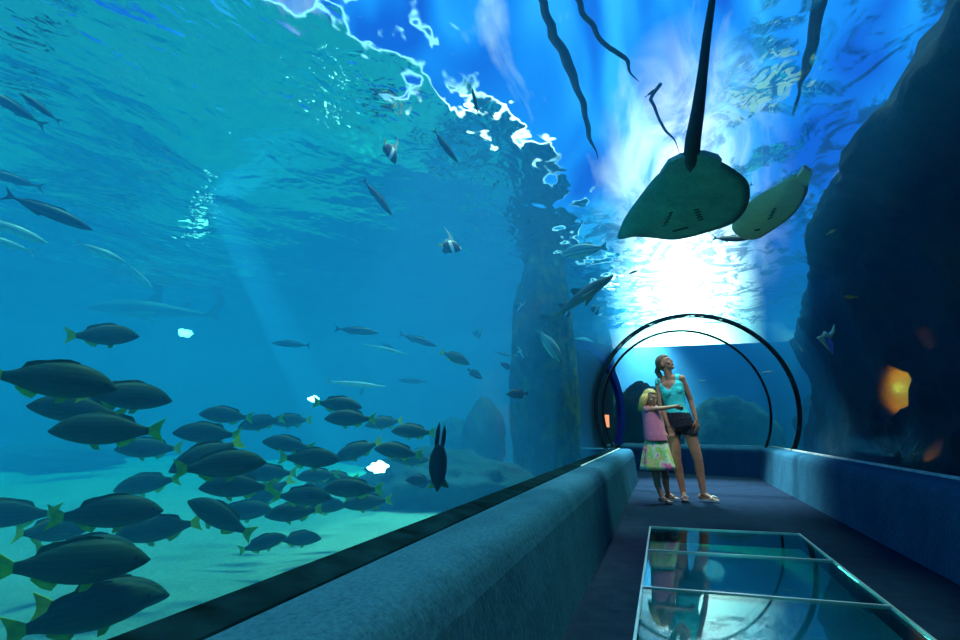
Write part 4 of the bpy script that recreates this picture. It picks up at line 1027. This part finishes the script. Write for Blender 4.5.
def girl():
    y0 = 7.12
    J = lambda x, y, dy=0: at_y(x, y, y0 + dy)
    caps, blobs = [], []
    ax = Vector((.80, -.60, 0)).normalized(); ax = Vector((.85, .53, 0)).normalized(); ay = Vector((0, 0, 1)).cross(ax); mx = Matrix((ax, ay, Vector((0, 0, 1)))).transposed()
    sN, sF = J(647, 409.5, -.06), J(656, 409, .10)
    blobs += [('torso', J(651.5 + 5 * t, 413 + 34 * t), Vector((.103 + .010 * t, .076 + .018 * t, .075)), mx) for t in [k / 12 for k in range(13)]]
    ch = (sN + sF) / 2
    caps += [('shoulder', sN, .036, ch, .05), ('shoulder', sF, .036, ch, .05), ('neck', J(651.5, 409), .038, J(650.5, 403), .034)]
    e, w_ = J(660.5, 408.5, -.07), J(675, 406.5, .0)
    caps += [('arm', sN, .036, e, .028), ('arm', e, .028, w_, .020)]
    hand(caps, w_, J(686, 410, .06) - w_, Vector((0, -.4, 1)), Vector((0, 1, -.3)), .74, .18)
    eF, wF = J(661.5, 421, .10), J(665, 433, .06)
    caps += [('arm', sF, .034, eF, .027), ('arm', eF, .027, wF, .019)]
    hand(caps, wF, Vector((.12, -.1, -1)), Vector((.7, -.5, 0)), Vector((-1, 0, 0)), .72, .25)
    hR, kR, aR = J(652.5, 449, -.02), J(656.5, 478, -.04), Vector((J(662, 497).x, 7.08, .075))
    hL, kL, aL = J(661, 449, .05), J(665.5, 477, .06), Vector((J(667.5, 488).x, 7.42, .08))
    for h, k, a in ((hR, kR, aR), (hL, kL, aL)):
        caps.append(('thigh', h, .062, k, .042)); caf = k.lerp(a, .35) + Vector((-.008, .008, 0))
        caps.append(('shin', k, .041, caf, .041)); caps.append(('shin', caf, .041, a, .027))
    f1 = foot(caps, aR, Vector((.80, -.6, 0)), .018, .72, .17); f2 = foot(caps, aL, Vector((.88, -.45, 0)), .018, .72, .17)
    hc = J(650, 397.8); face = Vector((.72, -.62, -.22))
    mxh, W = head_blobs(caps, blobs, hc, face, Vector((.15, -.05, 1)), .88)
    o, labs = body('person', caps, blobs, M['skin_child'], .0065)
    hem = J(655, 439).z
    garment('shirt', o, labs, lambda p, lab, t: (lab in ('torso', 'hips', 'shoulder') and p.z > hem - .02 and not (lab == 'shoulder' and (p - sN).length < .03)), M['pink'], .009, lambda p: Vector((p.x - ch.x, p.y - ch.y, 0)) * (.02 + .10 * min(1, max(0, (J(654, 418).z - p.z) / .2))))
    # flared skirt, a pleated closed loft around the hips
    tc_, bc = J(655.5, 438, .02), J(657.5, 469.5, .02); rs = []
    for k in range(9):
        t = k / 8; c = tc_.lerp(bc, t); ra, rb = .118 + .085 * t ** .8, .095 + .070 * t ** .8
        rs.append([c + mx @ Vector(((ra + .012 * t * sin(9 * a)) * cos(a), (rb + .012 * t * sin(9 * a)) * sin(a), 0)) for a in [2 * pi * j / 56 for j in range(56)]])
    b = MB(); b.rings(rs, cap=False); sk = b.build('skirt', M['skirt'], o); sd = sk.modifiers.new('s', 'SOLIDIFY'); sd.thickness = .005
    face_parts(o, W, mxh, .88)
    hr = hair_shell(o, labs, W, mxh, hc, .88, M['hair_blonde'], lambda q: .068 if q.y > .03 else (.068 - (.03 - q.y) * 2.0))
    b = MB()
    for k in range(-5, 6):
        a = k / 5 * 1.75; x, y = sin(a) * .078, -cos(a) * .09 - .008
        b.tube([W(x * .8, y * .8, .05), W(x * 1.12, y * 1.1, -.03), W(x * 1.2, y * 1.15, -.10), W(x * 1.15, y * 1.15 - .01, -.165), W(x * 1.1, y * 1.2 - .015, -.20)], [.018, .024, .022, .017, .005], 8)
    b.build('long_hair', M['hair_blonde'], hr)
    b = MB(); b.tube([W(.072 * cos(a), .03 - .02 * sin(a), .045 + .070 * sin(a)) for a in [pi * i / 14 for i in range(15)]], .008, 6); b.build('hairband', M['sandal'], hr)
    sandal(o, *f1, M['sandal_dark'], .76, .17, True); sandal(o, *f2, M['sandal_dark'], .76, .17, True)
    tag(o, 'blonde girl in pink shirt and tie-dyed skirt reaching across the woman', 'person')
woman(); girl()

# ------------------------------------------------------------------ sky and light
w = bpy.data.worlds.new('sky'); S.world = w; w.use_nodes = True; nt = w.node_tree; nt.nodes.clear()
wo = N(nt, 'ShaderNodeOutputWorld'); bg = N(nt, 'ShaderNodeBackground')
tc = N(nt, 'ShaderNodeTexCoord'); gv = tc.outputs['Generated']
sp = N(nt, 'ShaderNodeSeparateXYZ'); L(nt, gv, sp.inputs[0])
mp = N(nt, 'ShaderNodeMapping'); mp.inputs['Scale'].default_value = (3.2, 1.0, 1.6); L(nt, gv, mp.inputs[0])
cl = noise_tex(nt, mp.outputs[0], 2.4, 5, .55, .6)
patch = noise_tex(nt, mp.outputs[0], 1.6, 2, .5, 1.2)
blue = ramp(nt, patch, [(.38, (.008, .10, .62)), (.5, (.012, .24, .86)), (.62, (.04, .44, 1.0))])
# bright sun glow straight ahead behind thin cloud: a tall column of light
def lobe(az, el, sc, pw):
    gd = Vector((sin(rad(az)) * cos(rad(el)), cos(rad(az)) * cos(rad(el)), sin(rad(el))))
    sub = N(nt, 'ShaderNodeVectorMath', operation='SUBTRACT'); L(nt, gv, sub.inputs[0]); sub.inputs[1].default_value = gd
    mul = N(nt, 'ShaderNodeVectorMath', operation='MULTIPLY'); L(nt, sub.outputs[0], mul.inputs[0]); mul.inputs[1].default_value = sc
    ln_ = N(nt, 'ShaderNodeVectorMath', operation='LENGTH'); L(nt, mul.outputs[0], ln_.inputs[0])
    return math_(nt, 'POWER', math_(nt, 'SUBTRACT', 1.0, ln_.outputs['Value'], True), pw)
mpc = N(nt, 'ShaderNodeMapping'); mpc.inputs['Scale'].default_value = (9, 3, 6); L(nt, gv, mpc.inputs[0])
cl2 = ramp(nt, noise_tex(nt, mpc.outputs[0], 1.6, 6, .6, 1.0), [(.36, (.08,) * 3), (.62, (1, 1, 1))])
gl2 = math_(nt, 'ADD', math_(nt, 'MULTIPLY', lobe(2.2, 10, (8.0, 2.0, 4.6), 1.4), 1.35), math_(nt, 'MULTIPLY', math_(nt, 'MULTIPLY', lobe(3.5, 21, (6.5, 2.0, 4.0), 1.3), cl2), .30))
mx = N(nt, 'ShaderNodeMix', data_type='RGBA'); L(nt, ramp(nt, cl, [(.56, (0, 0, 0)), (.74, (.55,) * 3)]), mx.inputs[0]); low = N(nt, 'ShaderNodeMapRange'); low.interpolation_type = 'SMOOTHSTEP'; low.inputs[1].default_value = .12; low.inputs[2].default_value = .40; low.inputs[3].default_value = .22; L(nt, sp.outputs[2], low.inputs[0])
bl2 = N(nt, 'ShaderNodeVectorMath', operation='SCALE'); L(nt, blue, bl2.inputs[0]); L(nt, low.outputs[0], bl2.inputs['Scale'])
L(nt, bl2.outputs[0], mx.inputs[6]); mx.inputs[7].default_value = (.8, .95, 1, 1)
ga = N(nt, 'ShaderNodeMix', data_type='RGBA', blend_type='ADD'); ga.inputs[0].default_value = 1
vs = N(nt, 'ShaderNodeVectorMath', operation='SCALE'); vs.inputs[0].default_value = (1.0, .85, .8); L(nt, math_(nt, 'MULTIPLY', gl2, 7.5), vs.inputs['Scale'])
L(nt, mx.outputs[2], ga.inputs[6]); L(nt, vs.outputs[0], ga.inputs[7])
L(nt, ga.outputs[2], bg.inputs[0]); bg.inputs[1].default_value = 1.3
L(nt, bg.outputs[0], wo.inputs[0])
def sun(e, col, d, ang):
    l = bpy.data.lights.new('sun', 'SUN'); l.energy = e; l.color = col; l.angle = rad(ang)
    o = bpy.data.objects.new('sun', l); C.objects.link(o); o.rotation_euler = Vector(d).to_track_quat('-Z', 'Y').to_euler(); return o
sun(4.5, (.50, 1, .80), (-.15, -.2, -1), 12)
def spot(name, p, d, e, col, size, blend, r=.05):
    l = bpy.data.lights.new(name, 'SPOT'); l.energy = e; l.color = col; l.spot_size = rad(size); l.spot_blend = blend; l.shadow_soft_size = r
    o = bpy.data.objects.new(name, l); C.objects.link(o); o.location = p; o.rotation_euler = (Vector(d)).to_track_quat('-Z', 'Y').to_euler(); return o
def point(name, p, e, col, r=.05):
    l = bpy.data.lights.new(name, 'POINT'); l.energy = e; l.color = col; l.shadow_soft_size = r
    o = bpy.data.objects.new(name, l); C.objects.link(o); o.location = p; return o
spot('niche_lamp', NICHE + Vector((.10, .0, .05)), (1, .45, -.1), 150, (1, .26, .015), 150, .5, .03)
spot('niche_lamp', at_x(912, 452, 2.02), (1, .2, -.1), 4, (1, .36, .03), 70, .6, .02)
spot('skylight', (-.7, 11.6, 6.0), Vector((.45, 9.0, .3)) - Vector((-.7, 11.6, 6.0)), 13000, (.72, .94, 1), 36, 1, .25)  # added spot brightening the far end of the tunnel
spot('skylight', (1.0, 5.0, 6.2), Vector((.1, 7.4, .9)) - Vector((1.0, 5.0, 6.2)), 1000, (.95, .97, 1), 22, 1, .2)  # added spot lifting the two people from the front
spot('far_wall_light', (-.5, 14.75, 3.9), (.1, .24, -1), 3600, (.9, .97, 1), 70, 1, .2)  # added spot fading the far wall from white at its top
_s0 = at_z(226, 215, 3.25); _sd = (at(325, 412, 9.5) - _s0).normalized()
spot('light_shaft', _s0 - _sd * 3.5, _sd, 20000, (.6, .95, 1), 6, .5, .02)
spot('sun_gap', (-1.5, 4.6, 6.5), (0, 0, -1), 1500, (1, .97, .9), 34, .7, .1)  # added spot brightening the white glint lines on the surface
point('underfloor_lamp', (.5, 4.6, -.55), 8, (.5, 1, .95), .1)  # these points are added to brighten the water under the floor glass
point('underfloor_lamp', (.5, 2.9, -.55), 8, (.5, 1, .95), .1)
point('underfloor_lamp', (.4, 6.6, -.55), 8, (.5, 1, .95), .1)

# ------------------------------------------------------------------ render feel
cy = S.cycles
cy.max_bounces = 10; cy.diffuse_bounces = 3; cy.glossy_bounces = 4; cy.transmission_bounces = 8; cy.transparent_max_bounces = 32; cy.volume_bounces = 1
cy.use_denoising = True; cy.denoiser = 'OPENIMAGEDENOISE'
cy.sample_clamp_indirect = 6
cy.caustics_reflective = False; cy.caustics_refractive = False
vs_ = S.view_settings; S.display_settings.display_device = 'sRGB'
vs_.view_transform = 'Standard'; vs_.look = 'None'; vs_.exposure = 0; vs_.gamma = 1; vs_.use_curve_mapping = False
